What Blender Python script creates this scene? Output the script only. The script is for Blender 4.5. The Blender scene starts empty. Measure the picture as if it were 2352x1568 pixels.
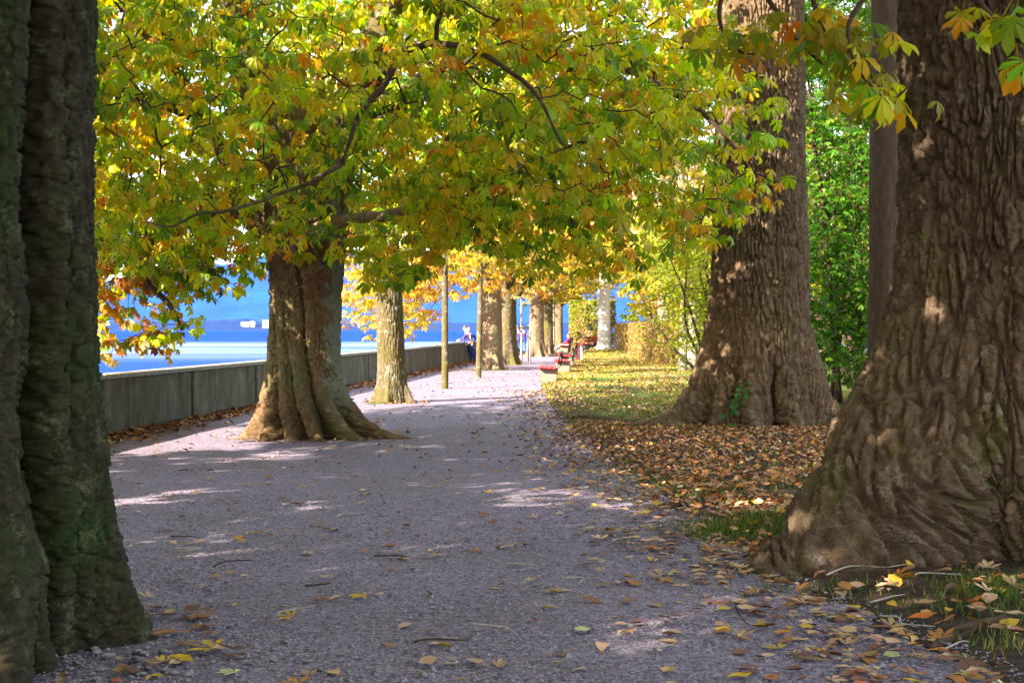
import bpy, math, random
import numpy as np
from mathutils import Vector

random.seed(7)
RNG = np.random.default_rng(11)
SC = bpy.context.scene
COL = SC.collection
R = math.radians

# ------------------------------------------------------------------ camera
cam_d = bpy.data.cameras.new('camera')
cam = bpy.data.objects.new('camera', cam_d)
COL.objects.link(cam)
cam.location = (0, 0, 1.5)
cam_d.sensor_width = 36.0
cam_d.lens = 50.0
cam_d.clip_start = 0.05
cam_d.clip_end = 20000
FPX = 2352 * 50 / 36.0
cam.rotation_euler = (R(90) - math.atan(27 / FPX), 0, 0)
SC.camera = cam

# ------------------------------------------------------------------ light
SUN_DIR = Vector((-0.66, -0.58, 0.50)).normalized()
sun_el = math.asin(SUN_DIR.z)
sun_az = math.atan2(SUN_DIR.x, SUN_DIR.y)
world = bpy.data.worlds.new('World')
SC.world = world
world.use_nodes = True
wn = world.node_tree
bg = wn.nodes['Background']
sky = wn.nodes.new('ShaderNodeTexSky')
sky.sky_type = 'NISHITA'
sky.sun_disc = False
sky.sun_elevation = sun_el
sky.sun_rotation = sun_az
sky.air_density = 1.0
sky.dust_density = 0.6
sky.ozone_density = 1.2
bg.inputs['Strength'].default_value = 0.15
# broken white cloud over the pale blue
_tc = wn.nodes.new('ShaderNodeTexCoord'); _mp = wn.nodes.new('ShaderNodeMapping'); _mp.inputs['Scale'].default_value = (1, 1, 3.2)
_no = wn.nodes.new('ShaderNodeTexNoise'); _no.inputs['Scale'].default_value = 2.6; _no.inputs['Detail'].default_value = 7; _no.inputs['Roughness'].default_value = .6
_cr = wn.nodes.new('ShaderNodeValToRGB'); _cr.color_ramp.elements[0].position = .40; _cr.color_ramp.elements[1].position = .58
_mx = wn.nodes.new('ShaderNodeMixRGB'); _mx.inputs[2].default_value = (3.0, 3.1, 3.4, 1)
wn.links.new(_tc.outputs['Generated'], _mp.inputs[0]); wn.links.new(_mp.outputs[0], _no.inputs['Vector']); wn.links.new(_no.outputs['Fac'], _cr.inputs[0])
wn.links.new(_cr.outputs[0], _mx.inputs[0]); wn.links.new(sky.outputs[0], _mx.inputs[1])
wn.links.new(_mx.outputs[0], bg.inputs['Color'])
sun_d = bpy.data.lights.new('sun', 'SUN')
sun = bpy.data.objects.new('sun', sun_d)
COL.objects.link(sun)
sun_d.energy = 5.0
sun_d.angle = R(0.5)
sun_d.color = (1.0, 0.90, 0.76)
sun.location = (-30, -20, 30)
sun.rotation_euler = (-SUN_DIR).to_track_quat('-Z', 'Y').to_euler()
SC.view_settings.view_transform = 'Standard'
SC.view_settings.look = 'None'
SC.view_settings.exposure = 2.5
SC.view_settings.gamma = 1.0
SC.view_settings.use_curve_mapping = False
SC.cycles.use_denoising = True
SC.cycles.max_bounces = 7
SC.cycles.diffuse_bounces = 2
SC.cycles.transmission_bounces = 4
SC.cycles.glossy_bounces = 2
SC.cycles.volume_bounces = 0

# ------------------------------------------------------------------ maths helpers
PERM = RNG.permutation(512)
PERM = np.concatenate([PERM, PERM])
RT = RNG.random((512, 4))
G3 = RNG.normal(size=(512, 3)); G3 /= np.linalg.norm(G3, axis=1)[:, None]

def h3(i, j, k):
    return PERM[(PERM[(PERM[i & 511] + j) & 511] + k) & 511]

def noise(x, y, z=0.0):
    x, y, z = np.broadcast_arrays(np.asarray(x, float), np.asarray(y, float), np.asarray(z, float))
    i, j, k = np.floor(x).astype(int), np.floor(y).astype(int), np.floor(z).astype(int)
    fx, fy, fz = x - i, y - j, z - k
    u, v, w = [t * t * t * (t * (t * 6 - 15) + 10) for t in (fx, fy, fz)]
    out = 0
    for a in (0, 1):
        for b in (0, 1):
            for c in (0, 1):
                g = G3[h3(i + a, j + b, k + c)]
                d = g[..., 0] * (fx - a) + g[..., 1] * (fy - b) + g[..., 2] * (fz - c)
                out = out + d * (u if a else 1 - u) * (v if b else 1 - v) * (w if c else 1 - w)
    return out * 1.6

def fbm(x, y, z=0.0, o=4):
    s, a = 0, 1.0
    for n in range(o):
        s = s + a * noise(x * 2 ** n, y * 2 ** n, z * 2 ** n + 7.3 * n); a *= 0.5
    return s

def worley(u, v, wrap):
    """u wraps every `wrap` cells; returns F1, F2, cell random"""
    iu, iv = np.floor(u).astype(int), np.floor(v).astype(int)
    f1 = np.full(u.shape, 9.0); f2 = np.full(u.shape, 9.0); cid = np.zeros(u.shape)
    for a in (-1, 0, 1):
        for b in (-1, 0, 1):
            cu, cv = iu + a, iv + b
            hh = h3(cu % wrap, cv, 5)
            r = RT[hh]
            d = np.hypot(cu + r[..., 0] - u, cv + r[..., 1] - v)
            closer = d < f1
            f2 = np.where(closer, f1, np.minimum(f2, d))
            cid = np.where(closer, r[..., 2], cid)
            f1 = np.where(closer, d, f1)
    return f1, f2, cid

def sstep(a, b, x):
    t = np.clip((x - a) / (b - a), 0, 1)
    return t * t * (3 - 2 * t)

def px(xd, d):                      # lateral position of a photo column at distance d
    return (xd - 1176) / FPX * d

def in_view(p, m=1.08):
    y = np.maximum(p[:, 1], 0.01)
    return (p[:, 1] > 1) & (np.abs(p[:, 0] / y) < 0.36 * m) & ((p[:, 2] - 1.5) / y < 0.232 * m + .01) & ((p[:, 2] - 1.5) / y > -0.26 * m)

# ------------------------------------------------------------------ object helpers
def props(o, label=None, cat=None, group=None, kind=None):
    if label: o['label'] = label
    if cat: o['category'] = cat
    if group: o['group'] = group
    if kind: o['kind'] = kind
    return o

def empty(name, loc, label=None, cat=None, group=None, rz=0.0):
    o = bpy.data.objects.new(name, None)
    COL.objects.link(o)
    o.location = loc; o.rotation_euler = (0, 0, rz)
    o.empty_display_size = 0.2
    return props(o, label, cat, group)

def link(name, me, parent=None, mats=(), world_coords=True):
    o = bpy.data.objects.new(name, me)
    COL.objects.link(o)
    if parent is not None:
        o.parent = parent
        if world_coords:
            m = parent.matrix_basis.copy()
            o.matrix_parent_inverse = m.inverted()
    for m in mats: me.materials.append(m)
    return o

def np_mesh(name, V, F, smooth=True, tint=None, mat_idx=None):
    """V (n,3); F (m,k) all faces the same size, or list of such arrays"""
    me = bpy.data.meshes.new(name)
    Fs = F if isinstance(F, list) else [F]
    Fs = [f for f in Fs if len(f)]
    V = np.asarray(V, np.float32)
    me.vertices.add(len(V))
    me.vertices.foreach_set('co', V.ravel())
    nl = sum(f.size for f in Fs); nf = sum(len(f) for f in Fs)
    me.loops.add(nl); me.polygons.add(nf)
    me.loops.foreach_set('vertex_index', np.concatenate([f.ravel() for f in Fs]).astype(np.int32))
    tot = np.concatenate([np.full(len(f), f.shape[1]) for f in Fs])
    st = np.concatenate([[0], np.cumsum(tot)[:-1]])
    me.polygons.foreach_set('loop_start', st.astype(np.int32))
    me.polygons.foreach_set('use_smooth', np.full(nf, smooth))
    if mat_idx is not None: me.polygons.foreach_set('material_index', np.asarray(mat_idx, np.int32))
    if tint is not None:
        at = me.attributes.new('tint', 'FLOAT_COLOR', 'POINT')
        c = np.ones((len(V), 4), np.float32); c[:, :3] = tint
        at.data.foreach_set('color', c.ravel())
    me.update(calc_edges=True)
    return me

class MB:                               # small mesh collector
    def __init__(s): s.v = []; s.f = []; s.m = []; s.n = 0
    def add(s, v, f, m=0):
        for q in f: s.f.append(tuple(i + s.n for i in q)); s.m.append(m)
        s.v.extend([tuple(p) for p in v]); s.n += len(v)
        return s
    def box(s, c, d, m=0, rz=0.0, bev=0.0, rx=0.0):
        x, y, z = d[0] / 2, d[1] / 2, d[2] / 2
        b = min(bev, x * .49, y * .49, z * .49)
        if b <= 0:
            vs = [(sx * x, sy * y, sz * z) for sz in (-1, 1) for sy in (-1, 1) for sx in (-1, 1)]
            fs = [(0, 2, 3, 1), (4, 5, 7, 6), (0, 1, 5, 4), (2, 6, 7, 3), (0, 4, 6, 2), (1, 3, 7, 5)]
        else:
            vs = []; idx = {}
            for sx in (-1, 1):
                for sy in (-1, 1):
                    for sz in (-1, 1):
                        for ax in range(3):
                            p = [sx * x, sy * y, sz * z]
                            for a2 in range(3):
                                if a2 != ax: p[a2] -= (sx, sy, sz)[a2] * b
                            idx[(sx, sy, sz, ax)] = len(vs); vs.append(tuple(p))
            fs = []
            for ax in range(3):
                o = [a for a in range(3) if a != ax]
                for sg in (-1, 1):
                    q = []
                    for u, w in ((-1, -1), (1, -1), (1, 1), (-1, 1)):
                        k = [0, 0, 0]; k[ax] = sg; k[o[0]] = u; k[o[1]] = w
                        q.append(idx[(*k, ax)])
                    fs.append(tuple(q))
            for ax in range(3):
                o = [a for a in range(3) if a != ax]
                for u in (-1, 1):
                    for w in (-1, 1):
                        k1 = [0, 0, 0]; k1[o[0]] = u; k1[o[1]] = w
                        a_ = list(k1); a_[ax] = -1; b_ = list(k1); b_[ax] = 1
                        fs.append((idx[(*a_, o[0])], idx[(*b_, o[0])], idx[(*b_, o[1])], idx[(*a_, o[1])]))
            for sx in (-1, 1):
                for sy in (-1, 1):
                    for sz in (-1, 1):
                        fs.append(tuple(idx[(sx, sy, sz, a)] for a in range(3)))
        cx, sxn = math.cos(rz), math.sin(rz); cr, sr = math.cos(rx), math.sin(rx)
        out = []
        for (a, b_, c_) in vs:
            b2, c2 = b_ * cr - c_ * sr, b_ * sr + c_ * cr
            out.append((c[0] + a * cx - b2 * sxn, c[1] + a * sxn + b2 * cx, c[2] + c2))
        return s.add(out, fs, m)
    def tube(s, pts, rad, n=8, m=0):
        v, f = tube_geo(np.array(pts, float), np.array(rad, float) if np.ndim(rad) else np.full(len(pts), rad), n)
        return s.add([tuple(p) for p in v], [tuple(q) for q in f], m)
    def mesh(s, name, smooth=False):
        me = bpy.data.meshes.new(name)
        me.from_pydata(s.v, [], s.f)
        me.polygons.foreach_set('material_index', s.m)
        me.polygons.foreach_set('use_smooth', [smooth] * len(s.f))
        me.update()
        import bmesh as _b
        bm = _b.new(); bm.from_mesh(me); _b.ops.recalc_face_normals(bm, faces=bm.faces); bm.to_mesh(me); bm.free()
        return me
    def build(s, name, mats, parent=None, smooth=False, wc=True):
        if not isinstance(mats, (list, tuple)): mats = [mats]
        return link(name, s.mesh(name, smooth), parent, mats, wc)

def spline(P, k):
    P = np.asarray(P, float); n = len(P); out = []
    Q = np.vstack([2 * P[0] - P[1], P, 2 * P[-1] - P[-2]])
    for i in range(n - 1):
        a, b, c, d = Q[i:i + 4]
        for t in np.linspace(0, 1, k, endpoint=False):
            out.append(0.5 * ((2 * b) + (c - a) * t + (2 * a - 5 * b + 4 * c - d) * t * t + (3 * b - a - 3 * c + d) * t ** 3))
    out.append(P[-1])
    return np.array(out)

def tube_geo(P, r, n, bump=0.0):
    T = np.gradient(P, axis=0); T /= np.linalg.norm(T, axis=1)[:, None] + 1e-9
    up = np.array([0, 0, 1.0]) if abs(T[0][2]) < .8 else np.array([1.0, 0, 0])
    A = np.cross(T, up); A /= np.linalg.norm(A, axis=1)[:, None] + 1e-9
    B = np.cross(T, A)
    th = np.arange(n) / n * 2 * np.pi
    rr = r[:, None] * np.ones(n)
    if bump:
        s = np.arange(len(P))[:, None] * .5
        rr = rr * (1 + bump * noise(np.cos(th)[None] * 1.4 + s, np.sin(th)[None] * 1.4, P[0, 0]))
    V = P[:, None, :] + rr[..., None] * (np.cos(th)[None, :, None] * A[:, None] + np.sin(th)[None, :, None] * B[:, None])
    m = len(P)
    i, j = np.meshgrid(np.arange(m - 1), np.arange(n), indexing='ij')
    F = np.stack([i * n + j, i * n + (j + 1) % n, (i + 1) * n + (j + 1) % n, (i + 1) * n + j], -1).reshape(-1, 4)
    V = V.reshape(-1, 3)
    V = np.vstack([V, P[0], P[-1]])
    c0, c1 = m * n, m * n + 1
    caps = [(c0, (j + 1) % n, j, j) for j in range(n)] 
    F2 = np.array([(c0, (q + 1) % n, q) for q in range(n)] + [(c1, (m - 1) * n + q, (m - 1) * n + (q + 1) % n) for q in range(n)])
    return V, [tuple(q) for q in F] + [tuple(q) for q in F2]

# ------------------------------------------------------------------ materials
def mat(name, build):
    m = bpy.data.materials.new(name)
    m.use_nodes = True
    nt = m.node_tree
    nt.nodes.clear()
    out = nt.nodes.new('ShaderNodeOutputMaterial')
    class H:
        def n(s, t, **k):
            nd = nt.nodes.new('ShaderNode' + t)
            for a, b in k.items(): setattr(nd, a, b)
            return nd
        def l(s, a, b): nt.links.new(a, b)
        def coords(s, scale=(1, 1, 1), kind='Object'):
            tc = s.n('TexCoord'); mp = s.n('Mapping')
            mp.inputs['Scale'].default_value = scale
            s.l(tc.outputs[kind], mp.inputs[0]); return mp.outputs[0]
        def noise(s, vec, scale, detail=4, rough=.55, dist=0.0):
            t = s.n('TexNoise'); t.inputs['Scale'].default_value = scale
            t.inputs['Detail'].default_value = detail; t.inputs['Roughness'].default_value = rough
            t.inputs['Distortion'].default_value = dist
            s.l(vec, t.inputs['Vector']); return t.outputs['Fac']
        def vor(s, vec, scale, feature='F1', out='Distance'):
            t = s.n('TexVoronoi', feature=feature); t.inputs['Scale'].default_value = scale
            s.l(vec, t.inputs['Vector']); return t.outputs[out]
        def ramp(s, fac, stops):
            r = s.n('ValToRGB'); e = r.color_ramp.elements
            while len(e) < len(stops): e.new(0.5)
            for q, (p, c) in zip(e, stops):
                q.position = p; q.color = (*c, 1) if len(c) == 3 else c
            s.l(fac, r.inputs[0]); return r.outputs[0]
        def mix(s, f, a, b, mode='MIX'):
            x = s.n('MixRGB', blend_type=mode)
            for i, q in enumerate((f, a, b)):
                if isinstance(q, (int, float)): x.inputs[i].default_value = q
                elif isinstance(q, tuple): x.inputs[i].default_value = (*q, 1)
                else: s.l(q, x.inputs[i])
            return x.outputs[0]
        def math(s, op, a, b=0.0):
            x = s.n('Math', operation=op)
            for i, q in enumerate((a, b)):
                if isinstance(q, (int, float)): x.inputs[i].default_value = q
                else: s.l(q, x.inputs[i])
            return x.outputs[0]
        def bump(s, h, strength=.5, dist=.01):
            b = s.n('Bump'); b.inputs['Strength'].default_value = strength; b.inputs['Distance'].default_value = dist
            s.l(h, b.inputs['Height']); return b.outputs[0]
        def pbr(s, col, rough=.8, normal=None, spec=.3, metal=0.0):
            p = s.n('BsdfPrincipled')
            if isinstance(col, tuple): p.inputs['Base Color'].default_value = (*col, 1)
            else: s.l(col, p.inputs['Base Color'])
            if isinstance(rough, (int, float)): p.inputs['Roughness'].default_value = rough
            else: s.l(rough, p.inputs['Roughness'])
            p.inputs['Specular IOR Level'].default_value = spec
            p.inputs['Metallic'].default_value = metal
            if normal is not None: s.l(normal, p.inputs['Normal'])
            return p.outputs[0]
    h = H()
    h.out = out
    sh = build(h)
    if sh is not None: h.l(sh, out.inputs['Surface'])
    return m

def m_leaf(h):
    a = h.n('Attribute', attribute_name='tint')
    c = h.coords()
    col = h.mix(h.math('MULTIPLY', h.noise(c, 60, 3), .45), a.outputs['Color'], (.30, .13, .015), 'MIX')
    col = h.mix(.35, a.outputs['Color'], col)
    p = h.n('BsdfPrincipled'); h.l(col, p.inputs['Base Color'])
    p.inputs['Roughness'].default_value = .45; p.inputs['Specular IOR Level'].default_value = .35
    t = h.n('BsdfTranslucent')
    sat = h.n('HueSaturation'); sat.inputs['Saturation'].default_value = 1.15; sat.inputs['Value'].default_value = 1.25
    h.l(col, sat.inputs['Color']); h.l(sat.outputs[0], t.inputs['Color'])
    m = h.n('MixShader'); m.inputs[0].default_value = .52
    h.l(p.outputs[0], m.inputs[1]); h.l(t.outputs[0], m.inputs[2])
    return m.outputs[0]
M_LEAF = mat('leaf_tissue', m_leaf)

def m_dead(h):
    a = h.n('Attribute', attribute_name='tint')
    c = h.coords()
    col = h.mix(.5, a.outputs['Color'], h.mix(h.noise(c, 70, 4), a.outputs['Color'], (.10, .05, .025)))
    return h.pbr(col, .7, h.bump(h.noise(c, 160, 3), .4, .003), .25)
M_DEAD = mat('dry_leaf', m_dead)

def bark(name, cols, moss=None, moss_amt=.5, fine=60, bumpd=.006, lich=None, stretch=(1, 1, .35), moss_scale=2.2, side=None):
    def b(h):
        c = h.coords(stretch); c2 = h.coords()
        n1 = h.noise(c, 14, 6, .65); n2 = h.noise(c, fine, 5, .7)
        col = h.ramp(n1, [(.25, cols[0]), (.5, cols[1]), (.72, cols[2])])
        col = h.mix(.35, col, h.ramp(n2, [(.3, cols[0]), (.7, cols[2])]))
        if moss:
            f = h.ramp(h.mix(.35, h.noise(c2, moss_scale, 5, .6), h.noise(c2, 25, 4, .7)), [(1 - moss_amt - .08, (0, 0, 0)), (1 - moss_amt + .07, (1, 1, 1))])
            col = h.mix(f, col, h.mix(h.noise(c2, 40, 3), moss, tuple(x * 2.2 for x in moss)))
        if lich:
            f = h.ramp(h.mix(.5, h.noise(c2, 7, 3), h.noise(c2, 55, 4, .8)), [(.55, (0, 0, 0)), (.62, (1, 1, 1))])
            col = h.mix(h.math('MULTIPLY', f, .7), col, lich)
        if side:                       # grey-green tone towards one flank, fading out at the foot
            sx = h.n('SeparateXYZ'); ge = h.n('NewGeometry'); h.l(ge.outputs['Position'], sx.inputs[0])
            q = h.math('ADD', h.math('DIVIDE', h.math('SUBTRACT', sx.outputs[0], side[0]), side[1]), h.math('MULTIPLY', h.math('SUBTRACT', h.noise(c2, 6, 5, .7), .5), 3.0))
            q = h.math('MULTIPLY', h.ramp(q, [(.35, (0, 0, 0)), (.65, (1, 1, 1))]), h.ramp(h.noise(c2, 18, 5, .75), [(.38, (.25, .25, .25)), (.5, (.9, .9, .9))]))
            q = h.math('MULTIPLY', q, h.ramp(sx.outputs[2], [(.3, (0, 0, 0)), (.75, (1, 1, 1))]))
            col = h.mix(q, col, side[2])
        return h.pbr(col, .9, h.bump(h.mix(.5, n2, h.noise(c2, fine * 3, 3)), .9, bumpd), .15)
    return mat(name, b)
B_OAK = bark('oak_bark', stretch=(1, 1, .16), bumpd=.02, fine=75, cols= [(.05, .030, .017), (.125, .078, .046), (.24, .165, .105)], moss=(.075, .07, .018), moss_amt=.40, lich=(.34, .27, .21))
B_OAK2 = bark('poplar_bark', stretch=(1, 1, .16), bumpd=.02, fine=60, cols= [(.055, .032, .016), (.14, .085, .046), (.26, .175, .105)], moss=(.07, .065, .02), moss_amt=.38, lich=(.3, .24, .18))
B_MOSS = bark('mossy_bark', [(.007, .005, .0035), (.026, .019, .011), (.075, .06, .032)], (.012, .024, .004), .44, lich=(.10, .11, .05), stretch=(1, 1, .8), moss_scale=1.4)
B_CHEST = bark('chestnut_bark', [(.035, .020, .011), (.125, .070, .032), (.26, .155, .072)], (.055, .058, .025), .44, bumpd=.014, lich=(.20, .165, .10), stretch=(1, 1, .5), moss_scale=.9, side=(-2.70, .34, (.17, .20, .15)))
B_CHEST2 = bark('moss_patched_bark', [(.045, .030, .019), (.092, .066, .042), (.16, .122, .08)], (.055, .045, .010), .5, lich=(.30, .30, .22), moss_scale=1.1)
B_PALE = bark('pale_bark', [(.18, .14, .11), (.28, .23, .18), (.38, .33, .27)], None)
B_WHITE = bark('white_bark', [(.46, .40, .34), (.60, .54, .48), (.72, .66, .60)], None)
B_MID = bark('tan_bark', [(.075, .048, .028), (.155, .105, .062), (.25, .18, .115)], (.12, .12, .05), .4)
B_TWIG = bark('twig_bark', [(.03, .018, .012), (.06, .036, .024), (.11, .07, .048)], None, fine=90, bumpd=.002)
B_DARK = bark('dark_bark', [(.03, .018, .010), (.07, .042, .025), (.12, .08, .05)], (.03, .03, .012), .35)
B_STAKE = bark('weathered_pole', [(.26, .21, .17), (.40, .34, .29), (.52, .46, .40)], None, fine=40)

def m_path(h):
    c = h.coords()
    big = h.noise(c, .5, 4); v = h.vor(c, 75, out='Color'); v2 = h.vor(c, 30, out='Color')
    sp = h.n('SeparateColor'); h.l(v, sp.inputs[0])
    sp2 = h.n('SeparateColor'); h.l(v2, sp2.inputs[0])
    col = h.ramp(sp.outputs[0], [(.05, (.055, .042, .062)), (.45, (.170, .124, .182)), (.8, (.28, .215, .295)), (.97, (.42, .37, .42))])
    col = h.mix(.3, col, h.ramp(sp2.outputs[1], [(.1, (.11, .088, .11)), (.8, (.27, .225, .275))]))
    col = h.mix(h.ramp(big, [(.45, (0, 0, 0)), (.7, (.45, .45, .45))]), col, (.14, .11, .115))
    d = h.vor(c, 75); d2 = h.vor(c, 30)
    hh = h.mix(.45, d, d2)
    inv = h.math('SUBTRACT', 1.0, hh)
    n = h.bump(h.mix(.3, inv, h.noise(c, 130, 3)), 1.0, .014)
    return h.pbr(col, .85, n, .25)
M_PATH = mat('gravel_surface', m_path)

def m_ground(h):
    c = h.coords()
    a = h.n('Attribute', attribute_name='tint')     # r = grass share, g = bare soil
    sp = h.n('SeparateColor'); h.l(a.outputs['Color'], sp.inputs[0])
    gr = h.ramp(h.noise(c, 9, 5, .7), [(.3, (.035, .06, .01)), (.55, (.10, .13, .02)), (.75, (.22, .20, .04))])
    so = h.ramp(h.noise(c, 14, 6, .7), [(.3, (.028, .019, .013)), (.55, (.075, .048, .032)), (.8, (.15, .10, .065))])
    f = h.math('ADD', sp.outputs[0], h.math('MULTIPLY', h.math('SUBTRACT', h.noise(c, 2.5, 5), .5), 1.2))
    f = h.ramp(f, [(.42, (0, 0, 0)), (.58, (1, 1, 1))])
    return h.pbr(h.mix(f, so, gr), .95, h.bump(h.noise(c, 35, 6, .75), 1.0, .03), .15)
M_GROUND = mat('park_ground', m_ground)

def m_blade(h):
    a = h.n('Attribute', attribute_name='tint')
    p = h.n('BsdfPrincipled'); h.l(a.outputs['Color'], p.inputs['Base Color']); p.inputs['Roughness'].default_value = .5
    t = h.n('BsdfTranslucent'); h.l(a.outputs['Color'], t.inputs['Color'])
    m = h.n('MixShader'); m.inputs[0].default_value = .4
    h.l(p.outputs[0], m.inputs[1]); h.l(t.outputs[0], m.inputs[2]); return m.outputs[0]
M_BLADE = mat('grass_blades', m_blade)

def m_conc(h):
    c = h.coords(); cv = h.coords((1.7, 1.7, .5))
    n1 = h.noise(c, 1.3, 6, .65); st = h.noise(cv, 2.0, 6, .7)
    col = h.ramp(n1, [(.3, (.052, .054, .038)), (.55, (.105, .102, .078)), (.75, (.20, .19, .16))])
    col = h.mix(h.ramp(h.mix(.5, st, h.noise(c, 1.1, 3)), [(.53, (0, 0, 0)), (.66, (.9, .9, .9))]), col, (.035, .036, .028))
    col = h.mix(h.ramp(h.noise(cv, 5.0, 4, .7), [(.60, (0, 0, 0)), (.75, (.6, .6, .6))]), col, (.36, .34, .29))
    return h.pbr(col, .9, h.bump(h.noise(c, 50, 5, .7), .5, .006), .2)
M_CONC = mat('weathered_concrete', m_conc)
def m_cop(h):
    c = h.coords()
    col = h.ramp(h.noise(c, 6, 6, .7), [(.3, (.13, .125, .10)), (.7, (.33, .31, .27))])
    return h.pbr(col, .9, h.bump(h.noise(c, 60, 4), .5, .005), .2)
M_COP = mat('concrete_coping', m_cop)

def m_water(h):
    c = h.coords((.10, .30, 1)); c2 = h.coords((.9, 2.2, 1)); c3 = h.coords((.004, .02, 1))
    wv = h.mix(.5, h.noise(c, 3.0, 5, .6), h.noise(c2, 2.0, 4, .6))
    ge = h.n('NewGeometry'); sx = h.n('SeparateXYZ'); h.l(ge.outputs['Position'], sx.inputs[0])
    lane = h.ramp(h.math('ADD', h.math('DIVIDE', sx.outputs[1], 600.0), h.math('MULTIPLY', h.math('SUBTRACT', h.noise(c3, 1.5, 5, .6), .5), .16)), [(.20, (.12,) * 3), (.29, (1,) * 3), (.50, (1,) * 3), (.58, (.05,) * 3), (1, (0,) * 3)])
    patch = h.math('MULTIPLY', lane, h.ramp(h.noise(h.coords((.006, .035, 1)), 2.0, 5, .6), [(.30, (.45,) * 3), (.55, (1,) * 3)]))
    b = h.n('Bump'); b.inputs['Distance'].default_value = .35; b.inputs['Strength'].default_value = .55; h.l(wv, b.inputs['Height'])
    p = h.n('BsdfPrincipled')
    p.inputs['Base Color'].default_value = (.002, .035, .22, 1)
    p.inputs['IOR'].default_value = 1.33
    h.l(h.math('SUBTRACT', .62, h.math('MULTIPLY', patch, .42)), p.inputs['Roughness'])
    h.l(h.math('ADD', .02, h.math('MULTIPLY', patch, .48)), p.inputs['Specular IOR Level'])
    h.l(b.outputs[0], p.inputs['Normal'])
    return p.outputs[0]
M_WATER = mat('lake_water', m_water)
M_MOUNT = mat('mountain_haze_blue', lambda h: h.pbr(h.ramp(h.noise(h.coords(), .012, 6, .65), [(.35, (.002, .032, .17)), (.7, (.007, .062, .28))]), .95))  # blue of the distance haze is put into the base colour
M_HILL = mat('far_woods_haze_blue', lambda h: h.pbr(h.ramp(h.noise(h.coords(), .06, 5, .7), [(.3, (.001, .010, .06)), (.7, (.002, .022, .10))]), .95))  # dark woods whose base colour also carries painted haze blue

def paint(name, col, rough=.5, var=.25, spec=.4, metal=0.0, sc=12):
    dark = tuple(x * (1 - var) for x in col); lt = tuple(min(1, x * (1 + var)) for x in col)
    def b(h):
        c = h.coords()
        n = h.noise(c, sc, 5, .7)
        return h.pbr(h.ramp(n, [(.3, dark), (.7, lt)]), rough, h.bump(h.noise(c, sc * 5, 3), .25, .003), spec, metal)
    return mat(name, b)
M_RED = paint('red_painted_wood', (.62, .035, .03), .45)
M_IRON = paint('dark_cast_iron', (.055, .04, .035), .5)
M_GREEN = paint('green_painted_iron', (.012, .13, .05), .45)
M_BLOCK = paint('bench_concrete', (.20, .155, .115), .9, .35, .2)
M_MAROON = paint('maroon_metal', (.11, .025, .03), .5)
M_GREY = paint('grey_sheet_metal', (.30, .33, .38), .5)
M_RAIL = paint('railing_steel', (.04, .045, .06), .5)
M_WHITEB = paint('white_facade', (.80, .80, .80), .8, .05, sc=.1)
M_WIN = paint('facade_windows', (.10, .14, .22), .3, .1)
M_STONE = mat('river_stone', lambda h: h.pbr(h.ramp(h.noise(h.coords(), 5, 5, .6), [(.3, (.10, .10, .10)), (.7, (.27, .26, .25))]), .75, h.bump(h.noise(h.coords(), 70, 3), .3, .002)))
M_GRAV = mat('loose_gravel', lambda h: h.pbr(h.n('Attribute', attribute_name='tint').outputs['Color'], .8))

# ------------------------------------------------------------------ terrain functions
WALL_T = [(-20, -7.244 + .078 * -20), (104, -7.244 + .078 * 104)]
def wall_x(y): return -7.244 + .078 * np.asarray(y, float)
EDGE_Y = [-20, 3, 6.04, 6.8, 7.87, 9.0, 10.1, 12.5, 15.65, 21.5, 24.7, 31, 43.4, 52.7, 60, 75, 90, 104]
EDGE_X = [2.2, 2.1, 1.98, 1.92, 1.62, 1.45, 1.31, 1.24, 1.07, .82, .75, .66, .80, 1.03, 1.9, 3.2, 4.6, 5.5]
def edge_x(y): return np.interp(y, EDGE_Y, EDGE_X)
def ground_z(x, y):
    x = np.asarray(x, float); y = np.asarray(y, float)
    off = sstep(0.0, .8, x - edge_x(y))
    z = .035 * off + .03 * off * noise(x * .6, y * .6, 3.1) + .10 * sstep(1, 9, x - edge_x(y))
    z = z + .30 * np.exp(-((x - 5.6) ** 2 / 9 + (y - 86) ** 2 / 40))
    z = z - .006
    return z

# lake, far shore, mountains
v = np.array([(-4500, -60, -1.25), (4500, -60, -1.25), (4500, 3300, -1.25), (-4500, 3300, -1.25)], float)
props(link('lake_water', np_mesh('lake_water', v, np.array([[0, 1, 2, 3]]), False), None, [M_WATER]), kind='structure')

def ridge(name, m, y0, depth, hfun, x0=-3600, x1=3600, n=500, rows=22, kind='structure'):
    xs = np.linspace(x0, x1, n); t = np.linspace(0, 1, rows)
    X, T = np.meshgrid(xs, t)
    prof = np.where(T < .55, sstep(0, .55, T), 1 - .3 * sstep(.55, 1, T))
    Z = -1.6 + hfun(X, T) * prof
    Y = y0 + T * depth + 0 * X
    V = np.stack([X, Y, Z], -1).reshape(-1, 3)
    i, j = np.meshgrid(np.arange(rows - 1), np.arange(n - 1), indexing='ij')
    F = np.stack([i * n + j, i * n + j + 1, (i + 1) * n + j + 1, (i + 1) * n + j], -1).reshape(-1, 4)
    return props(link(name, np_mesh(name, V, F), None, [m]), kind=kind)
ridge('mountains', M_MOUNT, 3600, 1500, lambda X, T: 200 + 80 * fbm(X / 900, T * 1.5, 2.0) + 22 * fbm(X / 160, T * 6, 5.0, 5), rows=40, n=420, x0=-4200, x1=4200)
def shore_h(X, T):
    d = np.interp(X, [-3600, -700, -640, -560, -520, -450, -400, 0, 300, 3600], [22, 20, 22, 26, 17, 13, 16, 18, 22, 20])
    return d + 2.6 * fbm(X / 28, T * 3, 1.0, 3) + 1.6 * np.abs(noise(X / 9, T * 9, 4))
ridge('far_shore', M_HILL, 2860, 240, shore_h, n=1500, rows=14)

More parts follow.
